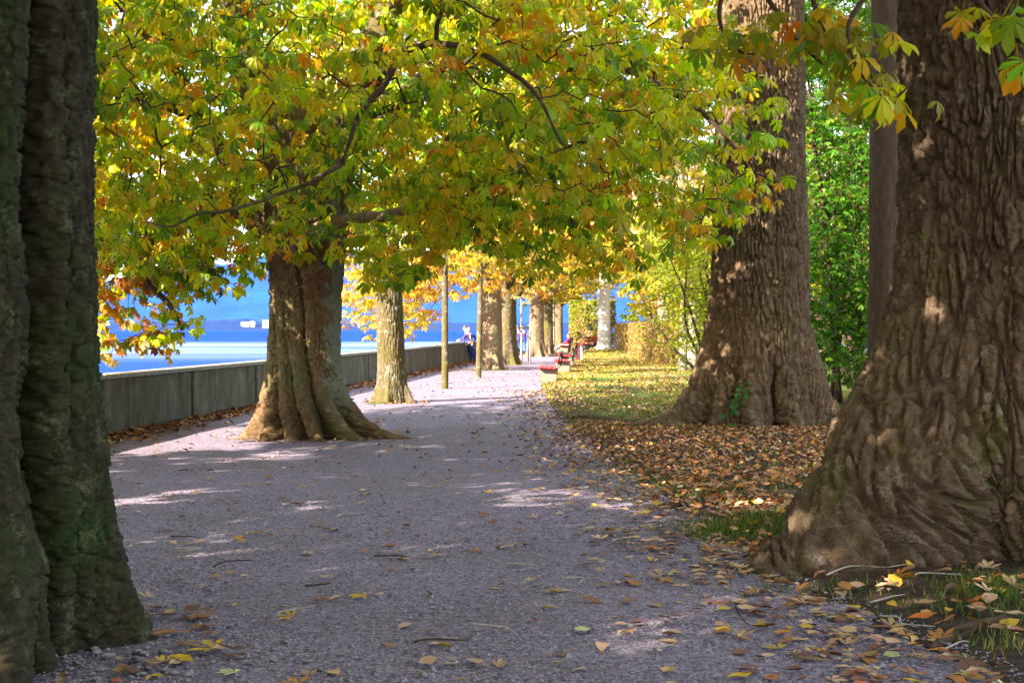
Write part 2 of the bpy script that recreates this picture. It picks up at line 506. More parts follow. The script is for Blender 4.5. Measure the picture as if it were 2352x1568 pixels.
def far_building(xd0, xd1, yd_top, yd_bot, floors, bays, label, d=2925):
    x0, x1 = px(xd0, d), px(xd1, d); zt = 1.5 + (757 - yd_top) / FPX * d; zb = 1.5 + (757 - yd_bot) / FPX * d - 6
    e = empty('building', ((x0 + x1) / 2, d, zb), label, 'building', 'white buildings on the far shore')
    MB().box(((x0 + x1) / 2, d, (zb + zt) / 2), (x1 - x0, 12, zt - zb), 0).build('wall', M_WHITEB, e)
    MB().box(((x0 + x1) / 2, d, zt + .25), (x1 - x0 + .6, 12.6, .5)).build('roof', M_GREY, e)
    w = (x1 - x0) / (bays + .6)
    base = None
    for f in range(floors):
        for k in range(bays):
            cx = x0 + w * (k + .8); cz = zt - (f + .8) * (zt - zb - 5) / floors
            if base is None:
                base = MB().box((0, 0, 0), (w * .55, .3, (zt - zb - 5) / floors * .45)).build('window', M_WIN, None); o = base
            else:
                o = base.copy(); COL.objects.link(o)
            o.parent = e; o.matrix_parent_inverse = e.matrix_basis.inverted(); o.location = (cx, d - 6.1, cz)
far_building(555, 572, 739, 745, 2, 5, 'long low white building on the wooded far shore, between the block and the tower woods')
far_building(576, 585, 738, 746, 2, 3, 'small white block on the far shore beside the long low building')
far_building(604, 618, 735, 749, 5, 4, 'tall white tower block on the far shore just beside the twisted chestnut trunk')

# haze
hz = MB().box((0, 2550, 146), (9200, 5300, 300)).build('haze', bpy.data.materials.new('air'), None)
props(hz, kind='stuff')
hm = hz.data.materials[0]; hm.use_nodes = True; hn = hm.node_tree; hn.nodes.clear()
ho = hn.nodes.new('ShaderNodeOutputMaterial'); pv = hn.nodes.new('ShaderNodeVolumePrincipled')
pv.inputs['Density'].default_value = 2.7e-5; pv.inputs['Color'].default_value = (.08, .33, 1, 1)
pv.inputs['Density Attribute'].default_value = ''; pv.inputs['Temperature Attribute'].default_value = '' if 'Temperature Attribute' in pv.inputs else ''
pv.inputs['Anisotropy'].default_value = 0.0
hn.links.new(pv.outputs[0], ho.inputs['Volume'])
hm.cycles.homogeneous_volume = True

# ground, path
def grid(xs_f, ys, ns, zf):
    Y = np.repeat(ys[:, None], ns, 1); S = np.linspace(0, 1, ns)[None] * np.ones((len(ys), 1))
    X = xs_f(S, Y); Z = zf(X, Y)
    V = np.stack([X, Y, Z], -1).reshape(-1, 3); n = ns
    i, j = np.meshgrid(np.arange(len(ys) - 1), np.arange(n - 1), indexing='ij')
    F = np.stack([i * n + j, i * n + j + 1, (i + 1) * n + j + 1, (i + 1) * n + j], -1).reshape(-1, 4)
    return V, F
ys = np.concatenate([np.linspace(-20, 4, 12, endpoint=False), np.linspace(4, 24, 200, endpoint=False), np.linspace(24, 60, 120, endpoint=False), np.linspace(60, 104, 50)])
def gx(S, Y): return wall_x(Y) + .05 + (S ** 1.7) * (60 - wall_x(Y))
V, F = grid(gx, ys, 110, lambda X, Y: ground_z(X, Y) - .012)
ex = V[:, 0] - edge_x(V[:, 1])
grass = .15 + .75 * sstep(.3, 1.2, ex) * sstep(20, 24, V[:, 1])
grass += .75 * np.exp(-((V[:, 0] - px(1700, 10.6)) ** 2 / .35 + (V[:, 1] - 10.6) ** 2 / .35))
grass = np.where(V[:, 1] > 60, np.maximum(grass, .6 * sstep(0, 1, ex)), grass)
props(link('ground', np_mesh('ground', V, F, True, np.stack([grass, grass * 0, grass * 0], -1)), None, [M_GROUND]), kind='structure')
ysp = np.concatenate([np.linspace(-20, 4, 10, endpoint=False), np.linspace(4, 40, 700, endpoint=False), np.linspace(40, 104, 300)])
def pxf(S, Y):
    e = edge_x(Y) + .22 * fbm(Y * 1.1, 3.0, 1.0, 5) + .10
    return wall_x(Y) + .06 + S * (e - wall_x(Y) - .06)
V, F = grid(pxf, ysp, 26, lambda X, Y: ground_z(X, Y) * .3 + .012 * fbm(X * .8, Y * .8, 9.0, 3) * 0.6)
props(link('path', np_mesh('path', V, F), None, [M_PATH]), kind='structure')

# ------------------------------------------------------------------ lakeside wall
wall = empty('lakeside_wall', (float(wall_x(20)), 20, 0), 'long low grey concrete wall with streaked panels between path and lake', 'wall')
wd = np.array([.078, 1.0]); wd /= np.linalg.norm(wd); wrz = math.atan2(-wd[0], wd[1])
p_me = {}
def wall_pt(y): return np.array([float(wall_x(y)), y])
yy = 19.8 - 4.15 * 6
k = 0
while yy < 101:
    h = .865 if yy < 56 else .93
    key = h
    if key not in p_me:
        mb = MB(); mb.box((0, 0, (h - .06) / 2 - .05), (.24, 4.15 * math.hypot(1, .078) - .15, h - .06 + .1), 0, 0, .018)
        p_me[key] = mb.mesh('panel'); p_me[key].materials.append(M_CONC)
        mc = MB(); mc.box((0, 0, h - .028), (.33, 4.15 * math.hypot(1, .078) - .015, .07), 0, 0, .015)
        p_me[-key] = mc.mesh('coping_stone'); p_me[-key].materials.append(M_COP)
    for kk, nm in ((key, 'panel'), (-key, 'coping_stone')):
        o = link(nm, p_me[kk], wall)
        q = wall_pt(yy + 2.075)
        o.location = (q[0] - .12, q[1], 0); o.rotation_euler = (0, 0, wrz)
    yy += 4.15; k += 1
q0, q1 = wall_pt(-8), wall_pt(103.5); qc = (q0 + q1) / 2
MB().box((qc[0] - .21, qc[1], -.30), (.20, float(np.linalg.norm(q1 - q0)), 2.16), 0, wrz).build('wall_core', M_CONC, wall)
MB().box((3.0, 104.1, -.6), (3.2, .3, 2.4), 0).build('end_panel', M_CONC, wall)
rail = empty('railing', (6, 104.1, 0), 'low dark steel railing at the far end of the path above the lake', 'railing')
MB().box((16, 104.0, .56), (24, .05, .05)).build('top_rail', M_RAIL, rail)
for i in range(13): MB().box((4.2 + i * 2, 104.0, .25), (.04, .04, .62)).build('post', M_RAIL, rail)
MB().box((32, 104.1, -.9), (57, .3, 1.6)).build('wall_foot', M_CONC, rail)

# ------------------------------------------------------------------ trunks
def bark_relief(kind, U, Z, wrapR, depth):
    """U arc position in metres, Z height, wrapR = circumference in metres"""
    if kind == 'oak':
        Uw = U + .022 * noise(U * 5, Z * 2.2, 1) + .006 * noise(U * 22, Z * 7, 3)
        Zs = Z + .5 * noise(U * 3, Z * .8, 6)
        f1, f2, cid = worley(Uw / .054, Zs / .38, 4096)
        g1, g2, cid2 = worley(Uw / .031 + 9, Z / .17, 4096)
        n3 = np.abs(noise(Uw * 42, Z * 7.0, 14)); n1 = np.abs(noise(Uw * 8, Z * 1.3, 4))
        a_ = sstep(.08, .27, f2 - f1) * sstep(.0, .05, n1); b_ = sstep(.03, .22, g2 - g1)
        return depth * (.62 * a_ * (.65 + .35 * cid) + .20 * b_ * (.4 + .6 * cid2) + .08 * sstep(0, .15, n3) + .12 * fbm(U * 80, Z * 20, 2, 4))
    if kind == 'plate':
        w = max(8, int(round(wrapR / .055))); cu = wrapR / w
        Uw = U + .02 * noise(U * 14, Z * 14, 1) + .008 * noise(U * 50, Z * 50, 3); Zw = Z + .022 * noise(U * 14 + 9, Z * 14, 4) + .008 * noise(U * 50, Z * 50, 8)
        f1, f2, c = worley(Uw / cu, Zw / .12, w)
        vc = sstep(.0, .12, np.abs(noise(Uw * 13, Zw * 3.5, 21)))
        a = sstep(.02, .16, f2 - f1)
        w2 = w * 2; g1, g2, cc = worley(Uw / (cu / 2), Zw / .038 + 17, w2)
        b = sstep(.0, .14, g2 - g1)
        return depth * (.7 * vc + a * (.5 + .75 * c) + .34 * b * (.4 + cc) + .26 * fbm(U * 45, Z * 38, 2, 3) + .22 * noise(U * 4, Z * 1.5, 6))
    w = max(8, int(round(wrapR / .05))); cu = wrapR / w            # scaly, flaking bark
    Uw = U + .02 * noise(U * 10, Z * 5, 1) + .008 * noise(U * 40, Z * 30, 6)
    f1, f2, c = worley(Uw / cu, Z / .09 + .35 * noise(U * 12, Z * 12, 2), w)
    a = sstep(.0, .12, f2 - f1)
    vc = sstep(0, .13, np.abs(noise(Uw * 15, Z * 4.2, 31)))
    return depth * (.55 * vc + a * (.15 + .75 * c) + .22 * fbm(U * 60, Z * 40, 2, 3) + .3 * noise(U * 5, Z * 1.6, 6))

def trunk(name, parent, m, c, prof, roots=(), grooves=(), twist=0.0, kind='oak', depth=.03, nf=160, nb=40, z_dense=3.0, nz=200, top=8.0, nzt=30, lean=(0, 0), lobes=(), seed=0.0, burls=(), twistfun=None):
    cx, cy = c
    ca = math.atan2(-cy, -cx)
    th = np.concatenate([np.linspace(ca - R(112), ca + R(112), nf, endpoint=False), np.linspace(ca + R(112), ca + R(248), nb, endpoint=False)])
    zs = np.concatenate([-.12 + (z_dense + .12) * np.linspace(0, 1, nz, endpoint=False) ** 1.12, np.linspace(z_dense, top, nzt)])
    TH, Z = np.meshgrid(th, zs)
    pz, pr = zip(*prof)
    r0 = np.interp(Z, pz, pr)
    tw = twist * Z if twistfun is None else twistfun(Z)
    TT = TH - tw
    rad = r0 * (1 + sum(a * np.cos(n * TT + ph) for n, a, ph in lobes)) if lobes else r0.copy()
    rad = rad * (1 + .035 * noise(np.cos(TH) * 1.5 + seed, np.sin(TH) * 1.5, Z * .9))
    for (ang, wdt, prs) in roots:
        z_, a_ = zip(*prs)
        A = np.interp(Z, z_, a_)
        wob = .16 * noise(Z * 2.2, ang * 3, seed)
        d = (TT - ang + wob * .4 + np.pi) % (2 * np.pi) - np.pi
        rad = rad + A * np.exp(-(d / (wdt * (.58 + .42 * sstep(.05, .8, Z)))) ** 2)
    for (ang, wdt, dep, z0, z1, skew) in grooves:
        d = (TT - (ang + skew * Z + .12 * noise(Z * 1.3, ang, 2)) + np.pi) % (2 * np.pi) - np.pi
        m_ = sstep(z0 - .25, z0, Z) * (1 - sstep(z1, z1 + .4, Z))
        rad = rad - dep * np.exp(-(d / wdt) ** 2) * m_
    for (ang, zc, wa, wz, dep) in burls:
        d = (TH - ang + np.pi) % (2 * np.pi) - np.pi
        rad = rad + dep * np.exp(-(d / wa) ** 2 - ((Z - zc) / wz) ** 2)
    lx = cx + lean[0] * Z; ly = cy + lean[1] * Z
    P = np.stack([lx + rad * np.cos(TH), ly + rad * np.sin(TH), Z], -1)
    dU = np.roll(P, -1, 1) - np.roll(P, 1, 1); dV = np.gradient(P, axis=0)
    N = np.cross(dU, dV); N /= np.linalg.norm(N, axis=-1)[..., None] + 1e-9
    rm = float(np.interp(z_dense * .5, pz, pr))
    circ = 2 * np.pi * rm
    U = (TT - ca) * rm * (1 + (.35 * np.exp(-Z / .6) if kind == 'oak' else 0)) + 40
    hgt = bark_relief(kind, U, Z + seed * 3, circ, depth)
    P = P + N * hgt[..., None]
    n = len(th); mrow = len(zs)
    i, j = np.meshgrid(np.arange(mrow - 1), np.arange(n), indexing='ij')
    F = np.stack([i * n + j, i * n + (j + 1) % n, (i + 1) * n + (j + 1) % n, (i + 1) * n + j], -1).reshape(-1, 4)
    return link(name, np_mesh(name, P.reshape(-1, 3), F), parent, [m])

# ------------------------------------------------------------------ leaves
def palmate(nl, lod, seed, droop=.35):
    rs = np.random.default_rng(seed)
    V = []; F = []; tip = []
    angs = {7: [-115, -75, -37, 0, 37, 75, 115], 5: [-85, -42, 0, 42, 85], 3: [-50, 0, 50]}[nl]
    lens = {7: [.5, .78, .95, 1, .95, .78, .5], 5: [.7, .93, 1, .93, .7], 3: [.9, 1, .9]}[nl]
    for a, L in zip(angs, lens):
        a = R(a + rs.uniform(-7, 7)); L = L * rs.uniform(.9, 1.08)
        dr = droop * rs.uniform(.6, 1.5); tw = rs.uniform(-.25, .25)
        ca, sa = math.cos(a), math.sin(a)
        def pt(t, w, fold):
            r_ = t * L; x = r_; y = w * L
            z = -dr * (t ** 1.8) * L + fold + tw * y
            sh = math.sqrt(max(.2, 1 - (dr * t) ** 2))
            x *= sh
            return (x * ca - y * sa, x * sa + y * ca, z)
        b = len(V)
        wv = rs.uniform(.9, 1.15)
        if lod == 0:
            V += [pt(0.02, 0, 0), pt(.36, -.09 * wv, .035), pt(.36, 0, 0), pt(.36, .09 * wv, .035), pt(.77, -.18 * wv, .05), pt(.74, 0, 0), pt(.77, .18 * wv, .05), pt(1.0, 0, -.01)]
            F += [(b, b + 1, b + 2), (b, b + 2, b + 3), (b + 1, b + 4, b + 5), (b + 1, b + 5, b + 2), (b + 2, b + 5, b + 6), (b + 2, b + 6, b + 3), (b + 4, b + 7, b + 5), (b + 5, b + 7, b + 6)]
            tip += [0, .2, .1, .2, .8, .5, .8, 1]
        elif lod == 1:
            V += [pt(0, 0, 0), pt(.65, -.17 * wv, .045), pt(.6, 0, 0), pt(.65, .17 * wv, .045), pt(1, 0, 0)]
            F += [(b, b + 1, b + 2), (b, b + 2, b + 3), (b + 1, b + 4, b + 2), (b + 2, b + 4, b + 3)]
            tip += [0, .7, .4, .7, 1]
        else:
            V += [pt(0, 0, 0), pt(.6, -.22 * wv, .03), pt(.6, .22 * wv, .03), pt(1, 0, 0)]
            F += [(b, b + 1, b + 2), (b + 1, b + 3, b + 2)]
            tip += [0, .6, .6, 1]
    if lod == 0:                      # petiole
        b = len(V)
        V += [(-.75, -.012, .10), (-.75, .012, .10), (.02, .012, 0), (.02, -.012, 0)]
        F += [(b, b + 1, b + 2), (b, b + 2, b + 3)]; tip += [0, 0, 0, 0]
    return np.array(V), np.array(F), np.array(tip)

def oval(seed, lobed=False):          # single toothed leaf for bushes / litter: curled
    rs = np.random.default_rng(seed)
    c = rs.uniform(-.3, .5); c2 = rs.uniform(.05, .3)
    V = []
    for t, w in ((0, 0), (.3, .2), (.65, .27), (1, 0)):
        for s in ((0,) if w == 0 else (-1, 0, 1)):
            ww = w * rs.uniform(.75, 1.25)
            V.append((t - .5, s * ww, c * (t - .5) ** 2 + (c2 if s else 0) * abs(s) * rs.uniform(.5, 1.5) * .5))
    F = [(0, 1, 2), (0, 2, 3), (1, 4, 5), (1, 5, 2), (2, 5, 6), (2, 6, 3), (4, 7, 5), (5, 7, 6)]
    return np.array(V), np.array(F), np.array([0, .3, .1, .3, .6, .4, .6, 1])

def quadleaf(seed):
    rs = np.random.default_rng(seed); f = rs.uniform(.1, .35); k = rs.uniform(-.2, .2)
    V = np.array([(-.5, 0, k), (.05, -.32, f), (.55, 0, -k), (.05, .32, f * .6)])
    return V, np.array([(0, 1, 2), (0, 2, 3)]), np.array([0, .5, 1, .5])

T_P0 = [palmate(7, 0, s, .3 + .1 * (s % 4)) for s in range(5)] + [palmate(5, 0, s + 20, .35 + .15 * (s % 3)) for s in range(5)]
T_P1 = [palmate(5, 1, s, .3 + .15 * (s % 3)) for s in range(6)]
T_P3 = [palmate(5, 2, s + 40, .3 + .15 * (s % 3)) for s in range(6)]
T_P2 = [palmate(3, 2, s, .4) for s in range(5)]
T_OV = [oval(s) for s in range(8)]
T_DEAD = T_OV + [palmate(5, 1, 80 + s, -.25 + .12 * s) for s in range(3)]
T_Q = [quadleaf(s) for s in range(6)]

PAL = {
 'chest': ([(.03, .14, .004), (.13, .32, .005), (.36, .50, .005), (.64, .55, .008), (.66, .32, .006), (.52, .13, .006)], [.17, .18, .23, .19, .14, .09]),
 'autumn': ([(.16, .22, .012), (.42, .36, .018), (.55, .36, .022), (.52, .22, .018), (.36, .12, .015)], [.08, .26, .32, .24, .10]),
 'gold': ([(.25, .30, .015), (.50, .42, .03), (.58, .40, .04), (.50, .27, .03)], [.2, .35, .3, .15]),
 'lime': ([(.12, .22, .012), (.26, .34, .02), (.42, .42, .03), (.50, .40, .04)], [.25, .35, .3, .1]),
 'green': ([(.018, .10, .006), (.035, .17, .010), (.075, .25, .012), (.18, .30, .015), (.36, .30, .02)], [.25, .32, .27, .11, .05]),
 'tan': ([(.34, .20, .08), (.45, .30, .12), (.26, .13, .05), (.40, .36, .08)], [.3, .3, .2, .2]),
 'rust': ([(.30, .30, .02), (.45, .28, .02), (.42, .14, .012), (.24, .075, .012), (.13, .17, .01)], [.2, .25, .27, .16, .12]),
 'ivy': ([(.012, .11, .02), (.02, .16, .03), (.04, .22, .04)], [.4, .4, .2]),
}
def palette(name, n, rng, pos=None, patch=0.0):
    cols, w = PAL[name]; cols = np.array(cols)
    cw = np.cumsum(w) / sum(w)
    u = rng.random(n)
    if pos is not None and patch > 0:
        q = .5 + .75 * fbm(pos[:, 0] * .7, pos[:, 1] * .7, pos[:, 2] * .7, 2)
        u = np.clip((1 - patch) * u + patch * q, 0, .9999)
    f = np.interp(u, np.concatenate([[0], cw]), np.arange(len(cols) + 1)) - .5
    f = np.clip(f, 0, len(cols) - 1.001); i = f.astype(int); t = (f - i)[:, None]
    c = cols[i] * (1 - t) + cols[i + 1] * t
    return c * rng.uniform(.75, 1.25, (n, 1))

def frames(out, nrm):
    x = out / (np.linalg.norm(out, axis=1)[:, None] + 1e-9)
    y = np.cross(nrm, x); y /= np.linalg.norm(y, axis=1)[:, None] + 1e-9
    z = np.cross(x, y)
    return np.stack([x, y, z], -1)          # columns

def tipmix(cols, tip, amt, brown=(.30, .11, .015)):
    k = (np.clip(tip[None] * 1.4 - .25, 0, 1) * amt[:, None])[..., None]
    return cols[:, None] * (1 - k) + np.array(brown) * k

def leaf_mesh(name, T, pos, Rm, s, cols, browned, rng):
    kinds = rng.integers(0, len(T), len(pos))
    Vs, Fs, Cs = [], [], []; off = 0
    for k, (tv, tf, tp) in enumerate(T):
        m = kinds == k
        if not m.any(): continue
        n = int(m.sum())
        W = np.einsum('nij,vj->nvi', Rm[m], tv) * s[m][:, None, None] + pos[m][:, None]
        Vs.append(W.reshape(-1, 3)); Cs.append(tipmix(cols[m], tp, browned[m]).reshape(-1, 3))
        Fs.append((tf[None] + (np.arange(n) * len(tv))[:, None, None]).reshape(-1, 3) + off)
        off += n * len(tv)
    return np_mesh(name, np.vstack(Vs), np.vstack(Fs), True, np.vstack(Cs))

_leaf_cache = {}
def leaf_object(tname, T, k, col, parent, pos, Rm, s, browned, material=None, name='leaf'):
    """one leaf as an object; mesh shared by variant + quantised colour"""
    q = tuple(np.round(np.log(np.maximum(col, .004)) * 2.2).astype(int)); bq = int(browned * 2 + .5)
    key = (tname, k, q, bq)
    if key not in _leaf_cache:
        tv, tf, tp = T[k]
        c = np.exp(np.array(q) / 2.2)[None]
        me = np_mesh(name, tv, tf, True, tipmix(c, tp, np.array([bq / 2.0])).reshape(-1, 3))
        me.materials.append(material or M_LEAF)
        _leaf_cache[key] = me
    o = bpy.data.objects.new(name, _leaf_cache[key])
    COL.objects.link(o)
    from mathutils import Matrix
    M = Matrix([[*(Rm[0] * s), pos[0]], [*(Rm[1] * s), pos[1]], [*(Rm[2] * s), pos[2]], [0, 0, 0, 1]])
    if parent is not None:
        o.parent = parent; o.matrix_parent_inverse = parent.matrix_basis.inverted()
    o.matrix_basis = M
    return o

def crown_points(n, ells, rng, clump=.25, shell=.45, seed=0.0, zmin=None):
    vol = np.array([e[1][0] * e[1][1] * e[1][2] * (e[2] if len(e) > 2 else 1) for e in ells]); vol = vol / vol.sum()
    out = []; tot = 0
    while tot < n:
        k = rng.choice(len(ells), n, p=vol)
        C = np.array([e[0] for e in ells], float)[k]; A = np.array([e[1] for e in ells], float)[k]
        d = rng.normal(size=(n, 3)); d /= np.linalg.norm(d, axis=1)[:, None]
        p = C + d * A * (rng.random(n)[:, None] ** (shell if shell else 1 / 3))
        ok = noise(p[:, 0] * .75 + seed, p[:, 1] * .75, p[:, 2] * .9) > clump - .45
        if zmin is not None: ok &= p[:, 2] > zmin
        out.append(p[ok]); tot += int(ok.sum())
    return np.vstack(out)[:n]

def grow(seed_pts, targets, rng, wig=.10):
    """attach every target to the nearest point of the growing net; returns nodes, parent index"""
    seeds = np.asarray(seed_pts, float)
    d0 = np.min(np.linalg.norm(targets[:, None] - seeds[None], axis=2), axis=1)
    order = np.argsort(d0)
    cap = len(seeds) + 3 * len(targets)
    N = np.zeros((cap, 3)); par = np.full(cap, -1); n = len(seeds)
    N[:n] = seeds
    for t in order:
        p = targets[t]
        dd = N[:n] - p
        dist = np.sqrt((dd * dd).sum(1)) + np.where(dd[:, 2] < 0, .25 * -dd[:, 2], 0)
        j = int(np.argmin(dist)); q = N[j]; L = float(np.linalg.norm(p - q))
        if L > .25:
            for f in (.36, .7):
                N[n] = q + (p - q) * f + rng.normal(size=3) * wig * L + np.array([0, 0, .10 * L * math.sin(math.pi * f)])
                par[n] = j; j = n; n += 1
        N[n] = p; par[n] = j; n += 1
    return N[:n], par[:n], len(seeds)

def twig_mesh(name, N, par, ns, r0=.0045, pw=.42, sides=4, rmax=.09):
    n = len(N); cnt = np.zeros(n)
    leafm = np.ones(n, bool); leafm[par[par >= 0]] = False
    cnt[leafm] = 1
    for i in range(n - 1, ns - 1, -1):
        if par[i] >= 0: cnt[par[i]] += cnt[i]
    rad = np.minimum(rmax, r0 * np.maximum(cnt, 1) ** pw)
    idx = np.arange(ns, n)
    a, b = N[par[idx]], N[idx]
    rb = rad[idx]; ra = np.minimum(rad[par[idx]], rb * 1.35)
    T = b - a; T /= np.linalg.norm(T, axis=1)[:, None] + 1e-9
    up = np.where(np.abs(T[:, 2:3]) < .9, np.array([[0, 0, 1.0]]), np.array([[1.0, 0, 0]]))
    A = np.cross(T, up); A /= np.linalg.norm(A, axis=1)[:, None] + 1e-9
    B = np.cross(T, A)
    th = np.arange(sides) / sides * 2 * np.pi
    ring = np.cos(th)[None, :, None] * A[:, None] + np.sin(th)[None, :, None] * B[:, None]
    Va = a[:, None] + ring * ra[:, None, None]; Vb = (b + T * rb[:, None] * .5)[:, None] + ring * rb[:, None, None]
    V = np.concatenate([Va, Vb], 1).reshape(-1, 3)
    m = len(idx); base = (np.arange(m) * 2 * sides)[:, None, None]
    j = np.arange(sides)
    f = np.stack([j, (j + 1) % sides, sides + (j + 1) % sides, sides + j], -1)[None] + base
    return np_mesh(name, V, f.reshape(-1, 4))

def leaves_at(cl, rng, k, pet=.15, spread=1.0, droop=.75):
    """k leaves round every cluster point -> positions, out directions, normals"""
    n = len(cl); a = rng.uniform(0, 2 * np.pi, (n, 1)) + np.arange(k)[None] * 2 * np.pi / k + rng.uniform(-.5, .5, (n, k))
    o = np.stack([np.cos(a), np.sin(a), rng.uniform(-.5, .35, (n, k))], -1)
    pos = cl[:, None] + o * pet * rng.uniform(.6, 1.4, (n, k, 1)) * spread + rng.normal(size=(n, k, 3)) * .04
    dr = rng.uniform(.25, 1.6, (n, k)) * droop
    out = np.stack([np.cos(a), np.sin(a), -dr], -1)
    nr = np.stack([np.cos(a) * dr, np.sin(a) * dr, np.ones_like(a)], -1) + rng.normal(size=(n, k, 3)) * .28
    return pos.reshape(-1, 3), out.reshape(-1, 3), nr.reshape(-1, 3)

def limb(parent, pts, r, m, sides=10, k=6, name='branch'):
    P = spline(pts, k); rr = np.interp(np.linspace(0, 1, len(P)), np.linspace(0, 1, len(r)), r)
    P = P + .03 * np.stack([noise(P[:, 0] * 3, P[:, 2] * 3, q) for q in (1.5, 4.5, 7.5)], -1)
    V, F = tube_geo(P, rr, sides, .25)
    F4 = np.array([f for f in F if len(f) == 4]); F3 = np.array([f for f in F if len(f) == 3])
    o = link(name, np_mesh(name, V, [F4, F3]), parent, [m])
    return P

def crown(tree, limbs, pts, rng, pal, size, k=4, T=T_P1, tname='p1', n_ind=0, patch=.3, brown=.35, twm=None, pet=.15, droop=.75, twig_r=.0045, T_far=None, extra_scale=1.5, hidden_keep=.45, twigs=True, split=None):
    """leaf clusters + twig net on a tree; n_ind largest leaves become parts"""
    if limbs is not None and twigs:
        N, par, ns = grow(np.vstack(limbs), pts, rng)
        props(link('twigs', twig_mesh('twigs', N, par, ns, twig_r), tree, [twm or B_TWIG]), kind='stuff')
    vis = in_view(pts, 1.12)
    pv_ = pts[vis]
    groups = [(pv_, T, tname, size, n_ind)]
    if tname == 'p0':
        fr = pv_[:, 1] < 18.6
        groups = [(pv_[fr], T, tname, size, n_ind), (pv_[~fr], T_P3, 'p1b', size * 1.08, 0)]
    hid = pts[~vis]
    if len(hid): hid = hid[rng.random(len(hid)) < hidden_keep]
    groups.append((hid, T_far or T_P2, 'far', size * extra_scale, 0))
    for (cl, TT, tn, sz, ni) in groups:
        if not len(cl): continue
        pos, out, nr = leaves_at(cl, rng, k if tn != 'far' else 3, pet, 1, droop)
        n = len(pos); Rm = frames(out, nr)
        s = sz * rng.uniform(.65, 1.2, n)
        cols = palette(pal, n, rng, pos, patch)
        if split is not None: cols = split(pos, cols, rng)
        br = np.clip(rng.random(n) * 1.4 - (1 - brown), 0, 1)
        keep = np.ones(n, bool)
        if ni:
            sc_ = np.where(in_view(pos, 1.0), s / np.maximum(pos[:, 1], .5), 0)
            top = np.argsort(-sc_)[:ni]
            for q in top:
                leaf_object(tn, TT, int(rng.integers(len(TT))), cols[q], tree, pos[q], Rm[q], float(s[q]), float(br[q]))
            keep[top] = False
        if keep.any():
            props(link('foliage', leaf_mesh('foliage', TT, pos[keep], Rm[keep], s[keep], cols[keep], br[keep], rng), tree, [M_LEAF]), kind='stuff')

# ---- 1. mossy trunk in the left foreground
rng = np.random.default_rng(1)
t = empty('plane_tree', (-2.62, 6.75, 0), 'huge dark mossy tree trunk with a deep black groove, closest to the lake wall', 'tree')
trunk('trunk', t, B_MOSS, (-2.62, 6.75), [(-.1, .63), (0, .62), (.5, .60), (1.2, .575), (2, .565), (3.3, .57), (5, .55), (8, .35)],
      roots=[(R(12), .33, [(-.12, .30), (.06, .21), (.2, .15), (.45, .09), (.8, .05), (1.3, 0)]),
             (R(-64), .30, [(-.12, .80), (.3, .55), (.8, .30), (1.4, .14), (2.2, .08), (3.4, .05)]),
             (R(-35), .28, [(-.12, .22), (.1, .12), (.5, .05), (1, 0)]),
             (R(150), .5, [(-.1, .5), (.3, .2), (1, 0)])],
      grooves=[(R(-28), .13, .42, -.5, 5, .0), (R(-44), .09, .20, .7, 2.0, .02), (R(-12), .07, .05, -.5, 5, .02), (R(-84), .08, .10, -.5, 3, 0)],
      kind='plate', depth=.026, nf=310, nb=30, z_dense=3.15, nz=430, top=8, seed=2.0)
L = [limb(t, [(-2.6, 6.7, 6.0), (-3.8, 7.6, 8), (-5.5, 9, 9.5)], [.32, .2, .1], B_MOSS),
     limb(t, [(-2.6, 6.8, 6.2), (-1.2, 8, 8.2), (.5, 10, 9.4)], [.32, .2, .1], B_MOSS),
     limb(t, [(-2.6, 6.7, 6.5), (-2.2, 5, 8.6), (-1.5, 3, 10)], [.3, .18, .1], B_MOSS)]
pts = crown_points(4400, [((-2.6, 7.0, 9.0), (6.5, 6.5, 3.6)), ((-8.2, 6.0, 5.0), (3.4, 5.2, 3.2), 1.6), ((-9, 0, 5.0), (4, 5, 3.4), 1.6), ((-5.5, 10.5, 7.2), (3.5, 3, 1.8), 1.3), ((-8.2, 10.5, 5.2), (2.8, 3.2, 3.0), 1.6), ((-2.6, 3.6, 6.6), (3.6, 3.2, 2.2), 1.8), ((-7.8, 13.0, 6.2), (2.4, 2.2, 2.6), 1.6)], rng, .12, .4, 4.0, 1.8)  # unseen low side lobes added to shade the foreground and right trunk
pts = pts[(pts[:, 2] > 1.7 + .27 * np.maximum(pts[:, 1], 0) + .6) | (np.abs(pts[:, 0]) > .40 * np.maximum(pts[:, 1], 0) + .9)]
crown(t, L, pts, rng, 'chest', .26, T=T_P2, tname='p2', hidden_keep=1, twig_r=.007, extra_scale=1.5)

